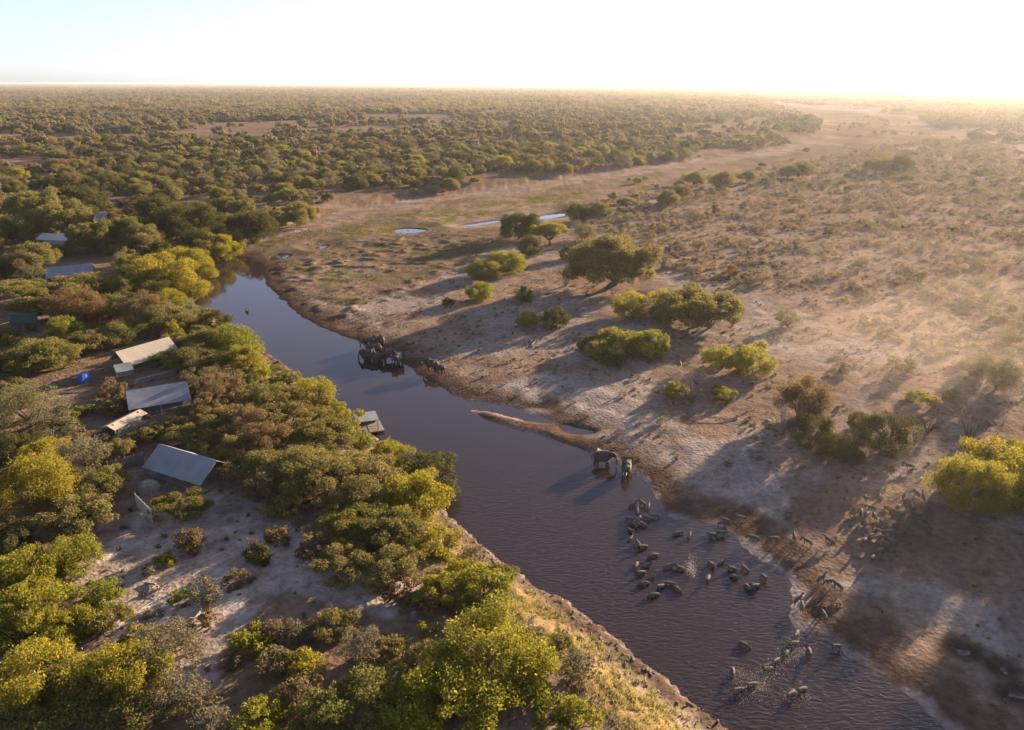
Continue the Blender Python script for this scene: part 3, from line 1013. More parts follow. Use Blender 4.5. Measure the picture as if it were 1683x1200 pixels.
for px, py, w, kind in HAND:
    if w <= 0:
        continue
    h = KINDS[kind]['hk']
    z = 3.0
    wm_ = 5.0
    for _ in range(4):
        x, y = ground_at(px, py, z + 0.5 * h * wm_)
        z = hz(x, y)
        depth = to_photo(x, y, z)[2]
        wm_ = w * depth / FPX
    add_plant(x, y, wm_ * 1.06, kind, True)

# tall trees beyond the right edge of the view: they shade the near reach of the river
for x, y, w, k in ((124, 134, 18, y_), (94, 98, 17, o_), (120, 112, 20, d_), (97, 80, 16, y_), (112, 96, 18, d_), (136, 122, 18, y_),
                   (108, 74, 17, d_), (130, 100, 19, y_), (88, 82, 14, y_), (120, 82, 17, y_), (142, 138, 18, d_), (98, 62, 16, y_), (144, 108, 18, d_), (82, 68, 13, d_), (130, 150, 16, y_),
                   (93, 90, 15, d_), (116, 124, 18, d_), (100, 114, 15, d_), (112, 115, 16, d_), (108, 107, 16, d_), (104, 98, 15, d_), (150, 122, 19, y_), (156, 140, 18, d_), (132, 84, 18, y_), (116, 62, 17, d_), (148, 92, 18, d_), (90, 52, 15, y_), (160, 106, 18, y_), (102, 108, 15, d_)):
    add_plant(x, y, w, d_ if k == o_ else k, True)
    PLANTS[-1]['tall'] = True

# what must stay in sight: tents and other built things (photo box, photo y of the base)
KEEP = [(228, 722, 372, 792), (205, 622, 306, 672), (182, 556, 268, 612), (176, 672, 234, 704), (74, 430, 172, 470), (138, 346, 178, 366),
        (22, 514, 60, 538), (126, 610, 152, 632), (222, 812, 254, 858), (584, 676, 622, 714), (144, 500, 164, 516), (68, 388, 128, 408)]


def blocks(x, y, z, w, h):
    px, py, dep = to_photo(x, y, z + h * 0.5)
    r, rh = w * 0.5 * FPX / dep, h * 0.55 * FPX / dep
    for x0, y0, x1, y1 in KEEP:
        if px + r > x0 + 4 and px - r < x1 - 4 and py + rh > y0 and py - rh < y1 and py > y0 - 4:
            return True
    return False


CLEAR = [np.array(G(p, 3.5)) for p in (
    [(120, 1000), (180, 890), (330, 835), (450, 830), (520, 960), (690, 1000), (690, 1060), (480, 1010), (380, 1110), (360, 1200), (300, 1200), (350, 1080), (240, 1010)],
    [(40, 640), (120, 600), (200, 600), (215, 640), (160, 690), (60, 690)],
    [(228, 722), (380, 722), (380, 800), (228, 800)], [(200, 622), (312, 622), (312, 690), (200, 690)], [(170, 552), (285, 552), (285, 640), (170, 640)],
    [(168, 668), (240, 668), (240, 712), (168, 712)], [(70, 430), (180, 430), (180, 472), (70, 472)], [(470, 365), (500, 345), (640, 330), (640, 345), (560, 360)],
    [(380, 1000), (720, 990), (690, 1060), (600, 1140), (420, 1150)], [(860, 960), (900, 990), (1060, 1110), (1180, 1210), (1000, 1210), (930, 1080), (850, 990)])]


def poisson(poly, wfn, n_try, accept=None, grid=6.0, seed=1, keep=None, tight=0.42):
    """dart throwing inside a world polygon; wfn gives the crown width of every candidate (nan: none)"""
    rs = np.random.default_rng(seed)
    lo, hi = poly.min(0), poly.max(0)
    pts = rs.random((n_try, 2)) * (hi - lo) + lo
    pts = pts[inside(pts[:, 0], pts[:, 1], poly)]
    ws = wfn(pts[:, 0], pts[:, 1], rs)
    ok = np.isfinite(ws)
    pts, ws = pts[ok], ws[ok]
    out, cells = [], {}
    for p in (keep or []):
        cells.setdefault((int(p[0] // grid), int(p[1] // grid)), []).append(p)
    for (x, y), w in zip(pts.tolist(), ws.tolist()):
        cx, cy_ = int(x // grid), int(y // grid)
        bad = False
        for i in (-1, 0, 1):
            for j in (-1, 0, 1):
                for q in cells.get((cx + i, cy_ + j), ()):
                    if (q[0] - x) ** 2 + (q[1] - y) ** 2 < (tight * (w + q[2])) ** 2:
                        bad = True
                        break
        if bad or (accept and not accept(x, y, w)):
            continue
        cells.setdefault((cx, cy_), []).append((x, y, w))
        out.append((x, y, w))
    return out


def view_wedge(y0, y1, k=0.78, pad=30):
    return np.array([(-k * y0 - pad, y0), (k * y0 + pad, y0), (k * y1 + pad, y1), (-k * y1 - pad, y1)])


hand_pts = [(p['x'], p['y'], p['w']) for p in PLANTS]


def in_wood(x, y, margin):
    m = inside(x, y, LEFTP)
    m[m] &= seg_dist(x[m], y[m], BLUFF, False) > margin
    return m


def wf_near(x, y, rs):
    v = fbm(x / 26, y / 26, 80, 2)
    w = np.where(rs.random(x.size) < 0.6, rs.uniform(4.0, 8.5, x.size), rs.uniform(1.6, 4.0, x.size))
    ok = (rs.random(x.size) < 0.35 + 2.2 * (v - 0.25)) & in_wood(x, y, 5.0)
    for c in CLEAR:
        ok &= ~inside(x, y, c)
    return np.where(ok, w, np.nan)


for x, y, w in poisson(view_wedge(58, 330), wf_near, 16000, lambda x, y, w: not blocks(x, y, 4.0, w, w * 0.65), 9, 3, hand_pts, 0.36):
    q = rng.random()
    add_plant(x, y, w, o_ if q < 0.54 else b_ if q < 0.62 else g_ if q < 0.76 else d_ if q < 0.84 else y_)


def wf_mid(x, y, rs):
    v = fbm(x / 45, y / 45, 82, 2)
    w = np.where(rs.random(x.size) < 0.62, rs.uniform(6.0, 13.0, x.size), rs.uniform(2.5, 6.0, x.size))
    return np.where((rs.random(x.size) < 0.30 + 3.4 * (v - 0.40)) & in_wood(x, y, 2.5), w, np.nan)


for x, y, w in poisson(view_wedge(330, 800), wf_mid, 30000, None, 14, 4, hand_pts, 0.45):
    q = rng.random()
    add_plant(x, y, w, o_ if q < 0.62 else b_ if q < 0.67 else g_ if q < 0.77 else d_ if q < 0.93 else y_)

# scrub on the plain
PLAINP = np.array(G([(925, 345), (1000, 330), (1130, 299), (1260, 279), (1400, 252), (1480, 238), (1560, 228), (1683, 246), (2000, 262), (2000, 640), (1683, 640), (1560, 615), (1480, 565), (1400, 535), (1300, 485), (1180, 470), (1090, 440), (1040, 405)], 1.5))


def wf_scrub(x, y, rs):
    v = fbm(x / 22, y / 22, 84, 2)
    w = np.where(rs.random(x.size) < 0.85, rs.uniform(1.3, 3.2, x.size), rs.uniform(3.2, 6.0, x.size))
    return np.where(rs.random(x.size) < 0.5 + 3.0 * (v - 0.45), w, np.nan)


for x, y, w in poisson(PLAINP, wf_scrub, 34000, None, 6, 5, hand_pts, 0.48):
    q = rng.random()
    add_plant(x, y, w, 'scrub' if q < 0.84 else g_ if q < 0.92 else b_ if q < 0.96 else o_)
BEDP = np.array(G([(960, 318), (1100, 284), (1290, 256), (1370, 240), (1372, 205), (1420, 192), (1500, 205), (1540, 226), (1400, 250), (1260, 277), (1130, 297), (1000, 328)], 1.5))
for x, y, w in poisson(BEDP, lambda x, y, rs: np.where(rs.random(x.size) < 0.75 * (fbm(x / 40, y / 40, 86, 2) > 0.47), rs.uniform(1.5, 7.0, x.size), np.nan), 2200, None, 8, 8, hand_pts, 0.6):
    q = rng.random()
    add_plant(x, y, w, 'scrub' if q < 0.55 else g_ if q < 0.7 else o_)
SPARSE = np.array(G([(900, 460), (1100, 470), (1300, 490), (1480, 570), (1683, 640), (1683, 1100), (1560, 1010), (1400, 900), (1250, 820), (1080, 700), (900, 560)], 1.0))
for x, y, w in poisson(SPARSE, lambda x, y, rs: np.where(rs.random(x.size) < 0.3, rs.uniform(0.8, 2.0, x.size), np.nan), 420, None, 6, 6, hand_pts):
    add_plant(x, y, w, 'scrub' if rng.random() < 0.6 else g_)

# ------------------------------------------------------------------ plants: individuals and the rest
px_x = np.array([p['x'] for p in PLANTS])
px_y = np.array([p['y'] for p in PLANTS])
pz = height_from(*fields(px_x, px_y))
for p, z in zip(PLANTS, pz):
    p['z'] = float(z)
    p['px'], p['py'], p['dep'] = to_photo(p['x'], p['y'], p['z'] + p['w'] * 0.3)
    p['size'] = p['w'] * FPX / p['dep']
    r = p['size'] * 0.5
    p['seen'] = p['dep'] > 5 and -r < p['px'] < IMW + r and p['py'] - r < IMH + 10
    s = 'large ' if p['size'] > 85 else 'small ' if p['size'] < 34 else 'mid-sized '
    p['desc'] = s + KINDS[p['kind']]['desc']
    p['group'] = {'olive': 'acacias of the wooded bank', 'bright': 'yellow-green trees', 'dark': 'dark dense trees', 'brown': 'rusty dry bushes', 'grey': 'grey wispy bushes', 'umbrella': 'umbrella acacias', 'scrub': 'scrub bushes of the plain'}[p['kind']]
REST = []
IND = []
LIMIT = {'olive': 280, 'bright': 220, 'dark': 160, 'brown': 180, 'grey': 160, 'umbrella': 50, 'scrub': 280}
for kind in KINDS:
    l = sorted([p for p in PLANTS if p['kind'] == kind], key=lambda p: -(p['size'] + 1000 * p['hand']))
    l_seen = [p for p in l if p['seen'] or p['hand']]
    IND += l_seen[:LIMIT[kind]]
    REST += l_seen[LIMIT[kind]:] + [p for p in l if not (p['seen'] or p['hand'])]
describe(IND)
for i, p in enumerate(IND):
    k = KINDS[p['kind']]
    cm, tm, Rr = proto(p['kind'], p['w'], i % 3)
    s = p['w'] / 2 / Rr
    rz = rng.random() * 6.283
    if p['size'] < 16 and not p['hand']:
        link(k['name'], cm, None, (p['x'], p['y'], p['z'] - 0.05), (0, 0, rz), (s, s, s * rng.uniform(0.85, 1.15)), label=p['label'], category=k['cat'], group=p['group'])
        continue
    t = thing(k['name'], (p['x'], p['y'], p['z'] - 0.05), rz, p['label'], k['cat'], p['group'])
    zk = 1.3 if p['y'] > 200 and p['kind'] == 'olive' else 0.86 if p['hand'] and p['x'] < 0 else 1.55 if p.get('tall') else 1.0
    t.scale = (s, s, s * zk * rng.uniform(0.90, 1.10))
    link('crown', cm, t)
    link('trunk', tm, t)


# ------------------------------------------------------------------ the uncountable rest, as scattered stuff
def scatter_group(coll):
    ng = bpy.data.node_groups.new('scatter ' + coll.name, 'GeometryNodeTree')
    ng.interface.new_socket('Geometry', in_out='INPUT', socket_type='NodeSocketGeometry')
    ng.interface.new_socket('Geometry', in_out='OUTPUT', socket_type='NodeSocketGeometry')
    gi, go = ng.nodes.new('NodeGroupInput'), ng.nodes.new('NodeGroupOutput')
    ci = ng.nodes.new('GeometryNodeCollectionInfo')
    ci.inputs[0].default_value = coll
    ci.inputs['Separate Children'].default_value = True
    ci.inputs['Reset Children'].default_value = True
    ip = ng.nodes.new('GeometryNodeInstanceOnPoints')
    ip.inputs['Pick Instance'].default_value = True

    def attr(nm, typ):
        n = ng.nodes.new('GeometryNodeInputNamedAttribute')
        n.data_type = typ
        n.inputs['Name'].default_value = nm
        return n.outputs['Attribute']
    L = ng.links.new
    L(gi.outputs[0], ip.inputs['Points'])
    L(ci.outputs[0], ip.inputs['Instance'])
    L(attr('pick', 'INT'), ip.inputs['Instance Index'])
    L(attr('turn', 'FLOAT_VECTOR'), ip.inputs['Rotation'])
    L(attr('size', 'FLOAT_VECTOR'), ip.inputs['Scale'])
    L(ip.outputs[0], go.inputs[0])
    return ng


def scatter(name, pts, protos, label, cat=None):
    """pts: list of (x, y, z, scale, zscale, index)"""
    coll = bpy.data.collections.new('pieces of ' + name)
    for i, me in enumerate(protos):
        coll.objects.link(bpy.data.objects.new(f'{name}_piece_{i:02d}', me))
    A = np.array(pts, float)
    me = bpy.data.meshes.new(name)
    me.vertices.add(len(A))
    me.vertices.foreach_set('co', A[:, :3].astype(np.float32).ravel())
    at = me.attributes.new('pick', 'INT', 'POINT')
    at.data.foreach_set('value', A[:, 5].astype(np.int32))
    at = me.attributes.new('turn', 'FLOAT_VECTOR', 'POINT')
    rv = np.zeros((len(A), 3), np.float32)
    rv[:, 2] = rng.random(len(A)) * 6.283
    at.data.foreach_set('vector', rv.ravel())
    at = me.attributes.new('size', 'FLOAT_VECTOR', 'POINT')
    at.data.foreach_set('vector', np.stack([A[:, 3], A[:, 3], A[:, 4]], 1).astype(np.float32).ravel())
    o = link(name, me, kind='stuff', label=label)
    md = o.modifiers.new('scatter', 'NODES')
    md.node_group = scatter_group(coll)
    return o


def lod(seed, Rr, hk, nl, lf, style, mat):
    rs = np.random.default_rng(seed)
    Ht = 2 * Rr * hk
    Hc, zc = (Ht * 0.95, Ht * 0.48) if style == 'bush' else (Ht * 0.84, Ht * 0.54)
    q, cen, rc = crown_quads(rs, Rr, Hc, zc, nl, lf, style)
    return quads_mesh('far crown', q, nl, mat)


def patch(seed, size, ncr, nl, lf, mat):
    """a patch of many far crowns"""
    rs = np.random.default_rng(seed)
    Q = []
    for _ in range(ncr):
        Rr = rs.uniform(2.6, 6.5) * (1 if size < 60 else 1.3)
        q, c, r = crown_quads(rs, Rr, Rr * 1.2, Rr * 0.75, nl, lf, 'acacia')
        q[:, :2] += (rs.random(2) - 0.5) * size
        Q.append(q)
    q = np.vstack(Q)
    return quads_mesh('far woodland', q, len(q) // 4, mat)


wood_pts, scrub_pts = [], []
W_PROT = [lod(200 + i, 3.4, 0.68, 1500, 0.34, st, M['wood']) for i, st in enumerate(['acacia', 'acacia', 'round', 'acacia', 'round', 'bush'])]
W_PROT += [patch(300 + i, 48, 13, 330, 0.62, M['wood']) for i in range(4)]
W_PROT += [patch(400 + i, 140, 72, 60, 1.5, M['wood']) for i in range(3)]
S_PROT = [lod(500 + i, 1.3, 0.7, 330, 0.17, 'bush', M['scrub']) for i in range(6)]
for p in REST:
    if p['kind'] in ('scrub', 'grey') and p['w'] < 6:
        s = p['w'] / 2 / 1.3
        scrub_pts.append((p['x'], p['y'], p['z'] - 0.05, s, s * rng.uniform(0.8, 1.2), rng.integers(6)))
    else:
        s = p['w'] / 2 / 3.4
        wood_pts.append((p['x'], p['y'], p['z'] - 0.05, s, s * rng.uniform(0.85, 1.2), rng.integers(6)))
RIGHT_WOOD = np.array(G([(1250, 164), (1330, 173), (1430, 181), (1510, 192), (1540, 214), (1600, 232), (1683, 246), (1850, 262)], 1.5) + [(4000.0, 1500.0), (60000.0, 9000.0), (60000.0, 100000.0), (12000.0, 60000.0), (2600.0, 9000.0)])
rs = np.random.default_rng(77)


def far_fill(y0, y1, n, idx, s0, s1, thin=0.0, zoff=0.0):
    yv = np.sqrt(rs.random(n) * (y1 ** 2 - y0 ** 2) + y0 ** 2)
    xv = (rs.random(n) * 2 - 1) * (0.78 * yv + 60)
    m = inside(xv, yv, LEFTP) & (seg_dist(xv, yv, BLUFF, False) > 12)
    m |= inside(xv, yv, RIGHT_WOOD)
    if thin:
        m &= rs.random(n) > thin * smooth(0.45, 0.62, fbm(xv / 160, yv / 160, 90, 2))
    xv, yv = xv[m], yv[m]
    zv = height_from(*fields(xv, yv))
    for x, y, z in zip(xv, yv, zv):
        s = rs.uniform(s0, s1)
        wood_pts.append((x, y, z + zoff, s, s * rs.uniform(0.85, 1.25), idx[rs.integers(len(idx))]))


far_fill(800, 1500, 8600, [0, 1, 2, 3, 4, 5], 0.6, 2.1, 0.95)
far_fill(1500, 4200, 8200, [6, 7, 8, 9], 0.8, 1.5, 0.75)
far_fill(4200, 16000, 12000, [10, 11, 12], 0.9, 1.5, 0.3)
far_fill(16000, 42000, 9000, [10, 11, 12], 2.0, 3.0, 0.0, -1.0)
# sparse trees of the plain beyond the individuals
yv = rs.uniform(430, 900, 900)
xv = rs.uniform(60, 760, 900)
m = inside(xv, yv, PLAINP)
for x, y in zip(xv[m], yv[m]):
    s = rs.uniform(0.35, 0.9)
    wood_pts.append((x, y, hz(x, y), s, s, rs.integers(6)))
scatter('distant_woodland', wood_pts, W_PROT, 'endless olive and brown bushveld stretching to the horizon')
scatter('distant_scrub', scrub_pts, S_PROT, 'countless small dry bushes dotted over the hazy plain')

# small tussocks and litter on open ground; grass on the near bank; rubble at the water's edge
tus = []
TP = []
for i in range(4):
    r_ = np.random.default_rng(600 + i)
    q, c, r = crown_quads(r_, 0.28, 0.32, 0.16, 46, 0.10, 'bush')
    TP.append(quads_mesh('tussock', q, 46, M['scrub'] if i < 2 else M['grey']))
n = 9000
xv = rs.uniform(-95, 150, n)
yv = rs.uniform(50, 330, n)
f = fields(xv, yv)
zv = height_from(*f)
dens = fbm(xv / 12, yv / 12, 95, 3)
m = (f[2] > 3) & (dens > 0.44) & (rs.random(n) < np.where(f[4], 0.5, 0.8))
for x, y, z in zip(xv[m], yv[m], zv[m]):
    s = rs.uniform(0.5, 1.7)
    tus.append((x, y, z - 0.02, s, s * rs.uniform(0.6, 1.2), rs.integers(4)))
scatter('grass_tussocks', tus, TP, 'small dry tussocks and twigs scattered over the sand')

n = 15000
yv = 165 + 420 * rs.random(n) ** 1.3
xv = rs.uniform(10, 420, n)
m = inside(xv, yv, PLAINP) & (fbm(xv / 9, yv / 9, 97, 3) > 0.42)
zv = height_from(*fields(xv[m], yv[m]))
sv = rs.uniform(1.2, 3.4, m.sum())
scatter('plain_grass', [(x, y, z - 0.03, s_, s_ * 0.7, k) for x, y, z, s_, k in zip(xv[m], yv[m], zv, sv, rs.integers(0, 4, m.sum()))], TP, 'fine dry grass between the bushes of the plain')

GP = []
for i in range(3):
    r_ = np.random.default_rng(650 + i)
    nb = 34
    p = np.stack([r_.normal(0, 0.3, nb), r_.normal(0, 0.3, nb), np.zeros(nb)], 1)
    a = r_.random(nb) * 6.283
    t = np.stack([np.cos(a), np.sin(a), np.zeros(nb)], 1) * 0.035
    up = np.stack([r_.normal(0, 0.12, nb), r_.normal(0, 0.12, nb), r_.uniform(0.15, 0.42, nb)], 1)
    GP.append(quads_mesh('grass', np.stack([p - t, p + t, p + up + t * 0.3, p + up - t * 0.3], 1).reshape(-1, 3), nb, M['grass']))
n = 26000
xv = rs.uniform(-60, 40, n)
yv = rs.uniform(52, 200, n)
f = fields(xv, yv)
zv = height_from(*f)
m = f[4] & (f[5] > 3.2) & (f[5] < 12) & (f[2] < 14) & (fbm(xv / 4, yv / 4, 61, 4) > 0.40)
scatter('bank_grass', [(x, y, z - 0.02, s, s, k) for x, y, z, s, k in zip(xv[m], yv[m], zv[m], rs.uniform(0.7, 1.5, m.sum()), rs.integers(0, 3, m.sum()))], GP, 'yellow grass along the top of the near river bank')
RP = []
for i in range(4):
    r_ = np.random.default_rng(680 + i)
    bm = bmesh.new()
    bmesh.ops.create_icosphere(bm, subdivisions=1, radius=0.3)
    for v in bm.verts:
        v.co *= r_.uniform(0.6, 1.25)
        v.co.z *= 0.7
    me = bpy.data.meshes.new('rubble')
    bm.to_mesh(me)
    bm.free()
    me.materials.append(M['mudrock'] if i else M['stone'])
    RP.append(me)
n = 60000
xv = rs.uniform(-70, 60, n)
yv = rs.uniform(50, 190, n)
f = fields(xv, yv)
zv = height_from(*f)
m = f[4] & (f[5] > 0.1) & (f[5] < 4.6) & (f[2] < 6) & (rs.random(n) < np.clip(1.25 - f[5] / 4, 0.05, 1))
scatter('bank_rubble', [(x, y, z - 0.05, s, s, k) for x, y, z, s, k in zip(xv[m], yv[m], zv[m], rs.uniform(0.22, 1.0, m.sum()) ** 1.4, rs.integers(0, 4, m.sum()))], RP, 'dark clods and stones along the foot of the near bank')

# ------------------------------------------------------------------ the camp: tents and other built things
def gable_tent(name, a_px, b_px, ridge_h, half, drop, roof_mat, wall_mat, label, body=0.72, fly=True, near_only=False, open_end=None, over=0.5, floor=0.35):
    """a tent whose ridge runs between two photo points; parts: roof, walls, gable ends, poles, ropes, platform"""
    mx, my = (a_px[0] + b_px[0]) / 2, (a_px[1] + b_px[1]) / 2
    gx_, gy_, g0 = on_ground(mx, my, ridge_h)
    A, B = (Vector((*ground_at(*p, g0 + ridge_h), 0)) for p in (a_px, b_px))
    L = (B - A).length
    rz = math.atan2(B.y - A.y, B.x - A.x)
    c = (A + B) / 2
    t = thing(name, (c.x, c.y, g0), rz, label, 'tent')
    h, e = ridge_h, ridge_h - drop
    m = MB()
    m.slab((-L / 2, 0, h), (L / 2, 0, h), (L / 2, -half, e), (-L / 2, -half, e), 0.05, sag=0.10, nu=6, nv=4)
    near = m.build('roof_slope', roof_mat, t)
    m = MB()
    m.slab((-L / 2, 0.01, h), (L / 2, 0.01, h), (L / 2, half, e), (-L / 2, half, e), 0.05, sag=0.10, nu=6, nv=4)
    m.build('roof_slope', roof_mat, t)
    m = MB()
    m.tube([(-L / 2 - 0.12, 0, h - 0.07), (L / 2 + 0.12, 0, h - 0.07)], 0.06, 6)
    m.build('ridge_pole', M['timber'], t)
    # body under the fly
    bl, bw, bh = L * body, half * 1.35, max(1.3, e - 0.15)
    for s, nm in ((-1, 'side_wall'), (1, 'side_wall')):
        m = MB()
        m.box((0, s * bw / 2, floor + (bh - floor) / 2), (bl, 0.06, bh - floor))
        m.build(nm, wall_mat, t)
    for s in (-1, 1):
        m = MB()
        x = s * bl / 2
        top = h - 0.35 - 0.25
        m.quad([(x, -bw / 2, floor), (x, bw / 2, floor), (x, bw / 2, bh), (x, 0, top), (x, -bw / 2, bh)])
        m.quad([(x + s * 0.05, -bw / 2, floor), (x + s * 0.05, bw / 2, floor), (x + s * 0.05, bw / 2, bh), (x + s * 0.05, 0, top), (x + s * 0.05, -bw / 2, bh)])
        ge = m.build('gable_end', wall_mat, t)
        m = MB()
        m.box((x + s * 0.09, 0, floor + 0.95), (0.03, 1.1, 1.9))
        m.build('door_flap', M['khaki'], ge)
    m = MB()
    m.box((0, 0, floor / 2 - 0.1), (L * 0.98, half * 1.75, floor + 0.2))
    m.build('platform', M['timber'], t)
    for sx in (-1, 0, 1):
        for sy in (-1, 1):
            m = MB()
            m.tube([(sx * (L / 2 - 0.15), sy * (half - 0.12), -0.3), (sx * (L / 2 - 0.15), sy * (half - 0.12), e - 0.03)], 0.05, 6)
            m.build('pole', M['timber'], t)
            m = MB()
            m.tube([(sx * (L / 2 - 0.15), sy * (half - 0.05), e - 0.02), (sx * (L / 2 + 0.4), sy * (half + 1.6), 0.0)], 0.015, 4)
            m.build('guy_rope', M['rope'], t)
    return t


gable_tent('safari_tent', (262, 730), (357, 758), 4.0, 3.4, 2.4, M['canvas'], M['khaki'], 'largest grey tent with smooth fly sheet and open gable, nearest the clearing')
gable_tent('safari_tent', (207, 643), (308, 627), 3.5, 4.8, 1.9, M['canvas'], M['khaki'], 'blue-grey tent with broad plain roof behind the slim pale roof')
gable_tent('lodge_tent', (190, 579), (278, 554), 4.2, 3.4, 2.6, M['beige'], M['khaki'], 'sunlit beige canvas lodge with steep roof and dark open gable')
gable_tent('store_tent', (176, 701), (231, 673), 2.3, 1.5, 0.6, M['beige'], M['khaki'], 'slim pale low roof between two grey tents')
gable_tent('safari_tent', (76, 440), (152, 434), 3.9, 4.8, 2.4, M['canvas'], M['white'], 'grey tent with white end wall under acacias near the pond')
gable_tent('safari_tent', (132, 352), (177, 350), 4.0, 4.8, 2.4, M['canvas'], M['white'], 'small far grey tent roof, the rearmost in the camp')
gable_tent('safari_tent', (70, 384), (122, 386), 3.6, 4.0, 1.6, M['white'], M['white'], 'pale tent half hidden among acacias behind the white-ended tent')
gable_tent('service_tent', (18, 518), (62, 514), 3.4, 3.4, 1.6, M['greenroof'], M['khaki'], 'dark green roofed shelter with pale edge at the left rim of the camp')


def at_px(px, py, above=0.0):
    x, y, z = on_ground(px, py, above)
    return Vector((x, y, z))


def panel_fence(name, a, b, n, hgt, mat, label, cat='fence', post=M['timber']):
    A, B = at_px(*a), at_px(*b)
    rz = math.atan2(B.y - A.y, B.x - A.x)
    L = (B - A).length
    t = thing(name, ((A.x + B.x) / 2, (A.y + B.y) / 2, min(A.z, B.z)), rz, label, cat)
    pw = L / n
    m = MB()
    m.box((0, 0, hgt / 2 + 0.1), (pw - 0.06, 0.05, hgt))
    pm = m.mesh('panel', mat)
    m = MB()
    m.tube([(0, 0, -0.3), (0, 0, hgt + 0.2)], 0.045, 6)
    sm = m.mesh('post', post)
    for i in range(n):
        link('panel', pm, t, (-L / 2 + pw * (i + 0.5), 0, 0))
    for i in range(n + 1):
        link('post', sm, t, (-L / 2 + pw * i, 0.07, 0))
    return t


panel_fence('screen_fence', (226, 834), (253, 862), 5, 2.1, M['white'], 'white canvas screen of five panels in front of the largest grey tent')
panel_fence('canvas_screen', (180, 778), (238, 764), 4, 1.9, M['khaki'], 'drab canvas screen running left from the largest grey tent')

# low stone wall beside the lodge: a row of separate blocks on two courses
A, B = at_px(222, 632), at_px(288, 616)
rz = math.atan2(B.y - A.y, B.x - A.x)
L = (B - A).length
sw = thing('stone_wall', ((A.x + B.x) / 2, (A.y + B.y) / 2, min(A.z, B.z)), rz, 'low rough stone wall between the beige lodge and the blue-grey tent', 'wall')
nb = int(L / 0.9)
for r in range(2):
    for i in range(nb):
        m = MB()
        m.box((-L / 2 + (i + 0.5 + 0.3 * r) * L / nb, rng.uniform(-0.05, 0.05), 0.25 + 0.52 * r), (L / nb - 0.05, rng.uniform(0.5, 0.65), 0.5), rng.uniform(-0.05, 0.05), top=0.92)
        m.build('stone', M['stone'], sw)

# lean-to by the lodge
p = at_px(207, 622)
t = thing('lean_to', p, R(35), 'small bluish lean-to shelter at the foot of the beige lodge', 'shelter')
m = MB()
m.slab((-1.6, 1.3, 2.7), (1.6, 1.3, 2.7), (1.6, -1.5, 1.9), (-1.6, -1.5, 1.9), 0.05, sag=0.05, nu=3, nv=3)
m.build('roof', M['canvas'], t)
for sx in (-1, 1):
    for sy, hh in ((-1.4, 1.9), (1.2, 2.65)):
        m = MB()
        m.tube([(sx * 1.5, sy, -0.2), (sx * 1.5, sy, hh)], 0.05, 6)
        m.build('post', M['timber'], t)
m = MB()
m.box((0, 1.2, 1.1), (3.0, 0.06, 2.2))
m.build('back_wall', M['beige'], t)


def dome_cover(name, px, py, w, h, mat, label, cat):
    p = at_px(px, py)
    t = thing(name, p, rng.random() * 3, label, cat)
    m = MB()
    n, k = 10, 5
    rs_ = np.random.default_rng(int(px))
    for j in range(k):
        a = j / (k - 1) * math.pi / 2
        for i in range(n):
            q = 2 * math.pi * i / n
            r = w / 2 * math.cos(a) ** 0.7 * (1 + 0.10 * (i % 2)) * rs_.uniform(0.93, 1.07) if j < k - 1 else 0.05
            m.v.append((math.cos(q) * r, math.sin(q) * r * 0.75, h * math.sin(a) - 0.05))
    for j in range(k - 1):
        for i in range(n):
            m.f.append((j * n + i, j * n + (i + 1) % n, (j + 1) * n + (i + 1) % n, (j + 1) * n + i))
            m.m.append(0)
    m.f.append(tuple((k - 1) * n + i for i in range(n)))
    m.m.append(0)
    m.build('cover', mat, t)
    for i in range(4):
        q = i * math.pi / 2 + 0.4
        m = MB()
        m.tube([(math.cos(q) * w * 0.4, math.sin(q) * w * 0.3, h * 0.35), (math.cos(q) * w * 0.72, math.sin(q) * w * 0.6, 0)], 0.015, 4)
        m.build('guy_rope', M['rope'], t)


dome_cover('dome_tent', 140, 626, 3.6, 1.7, M['blue'], 'blue dome cover on the shaded camp yard', 'tent')
dome_cover('ground_sheet', 153, 512, 3.8, 1.2, M['teal'], 'crumpled bright green tarpaulin among acacias', 'tarpaulin')
dome_cover('water_tank', 246, 806, 3.2, 1.6, M['timber'], 'rounded grey cover beside the largest grey tent', 'tank')

# viewing hide floating at the river's edge
p = at_px(603, 708)
hx, hy = ground_at(603, 704, 0.3)
t = thing('viewing_hide', (hx, hy, 0.0), R(20), 'flat-roofed timber viewing hide floating at the wooded bank', 'hide')
m = MB()
m.slab((-2.0, 1.9, 2.75), (2.1, 1.9, 2.65), (2.1, -1.9, 2.45), (-2.0, -1.9, 2.55), 0.10, nu=2, nv=2)
m.build('roof', M['canvas'], t)
m = MB()
m.box((0.2, 0, 0.35), (5.4, 4.6, 0.22))
dk = m.build('deck', M['timber'], t)
for i in range(4):
    m = MB()
    m.tube([(-2.2, -1.7 + i * 1.13, 0.05), (2.6, -1.7 + i * 1.13, 0.05)], 0.28, 8)
    m.build('float', M['greenroof'], dk)
for sx in (-1.8, 1.9):
    for sy in (-1.7, 1.7):
        m = MB()
        m.tube([(sx, sy, 0.3), (sx, sy, 2.6)], 0.07, 6)
        m.build('post', M['timber'], t)
m = MB()
m.box((0.05, 1.74, 0.95), (3.7, 0.06, 1.0))
m.box((-1.84, 0, 0.95), (0.06, 3.4, 1.0))
m.build('side_screen', M['khaki'], t)
for k in (0.85, 1.3):
    m = MB()
    m.tube([(-1.8, -1.72, k), (1.9, -1.72, k), (1.92, 1.7, k)], 0.04, 5)
    m.build('rail', M['timber'], t)
m = MB()
m.slab((-2.4, -0.6, 0.4), (-2.4, 0.6, 0.4), (-8.0, 0.6, 1.9), (-8.0, -0.6, 1.9), 0.10)
m.build('gangway', M['timber'], t)

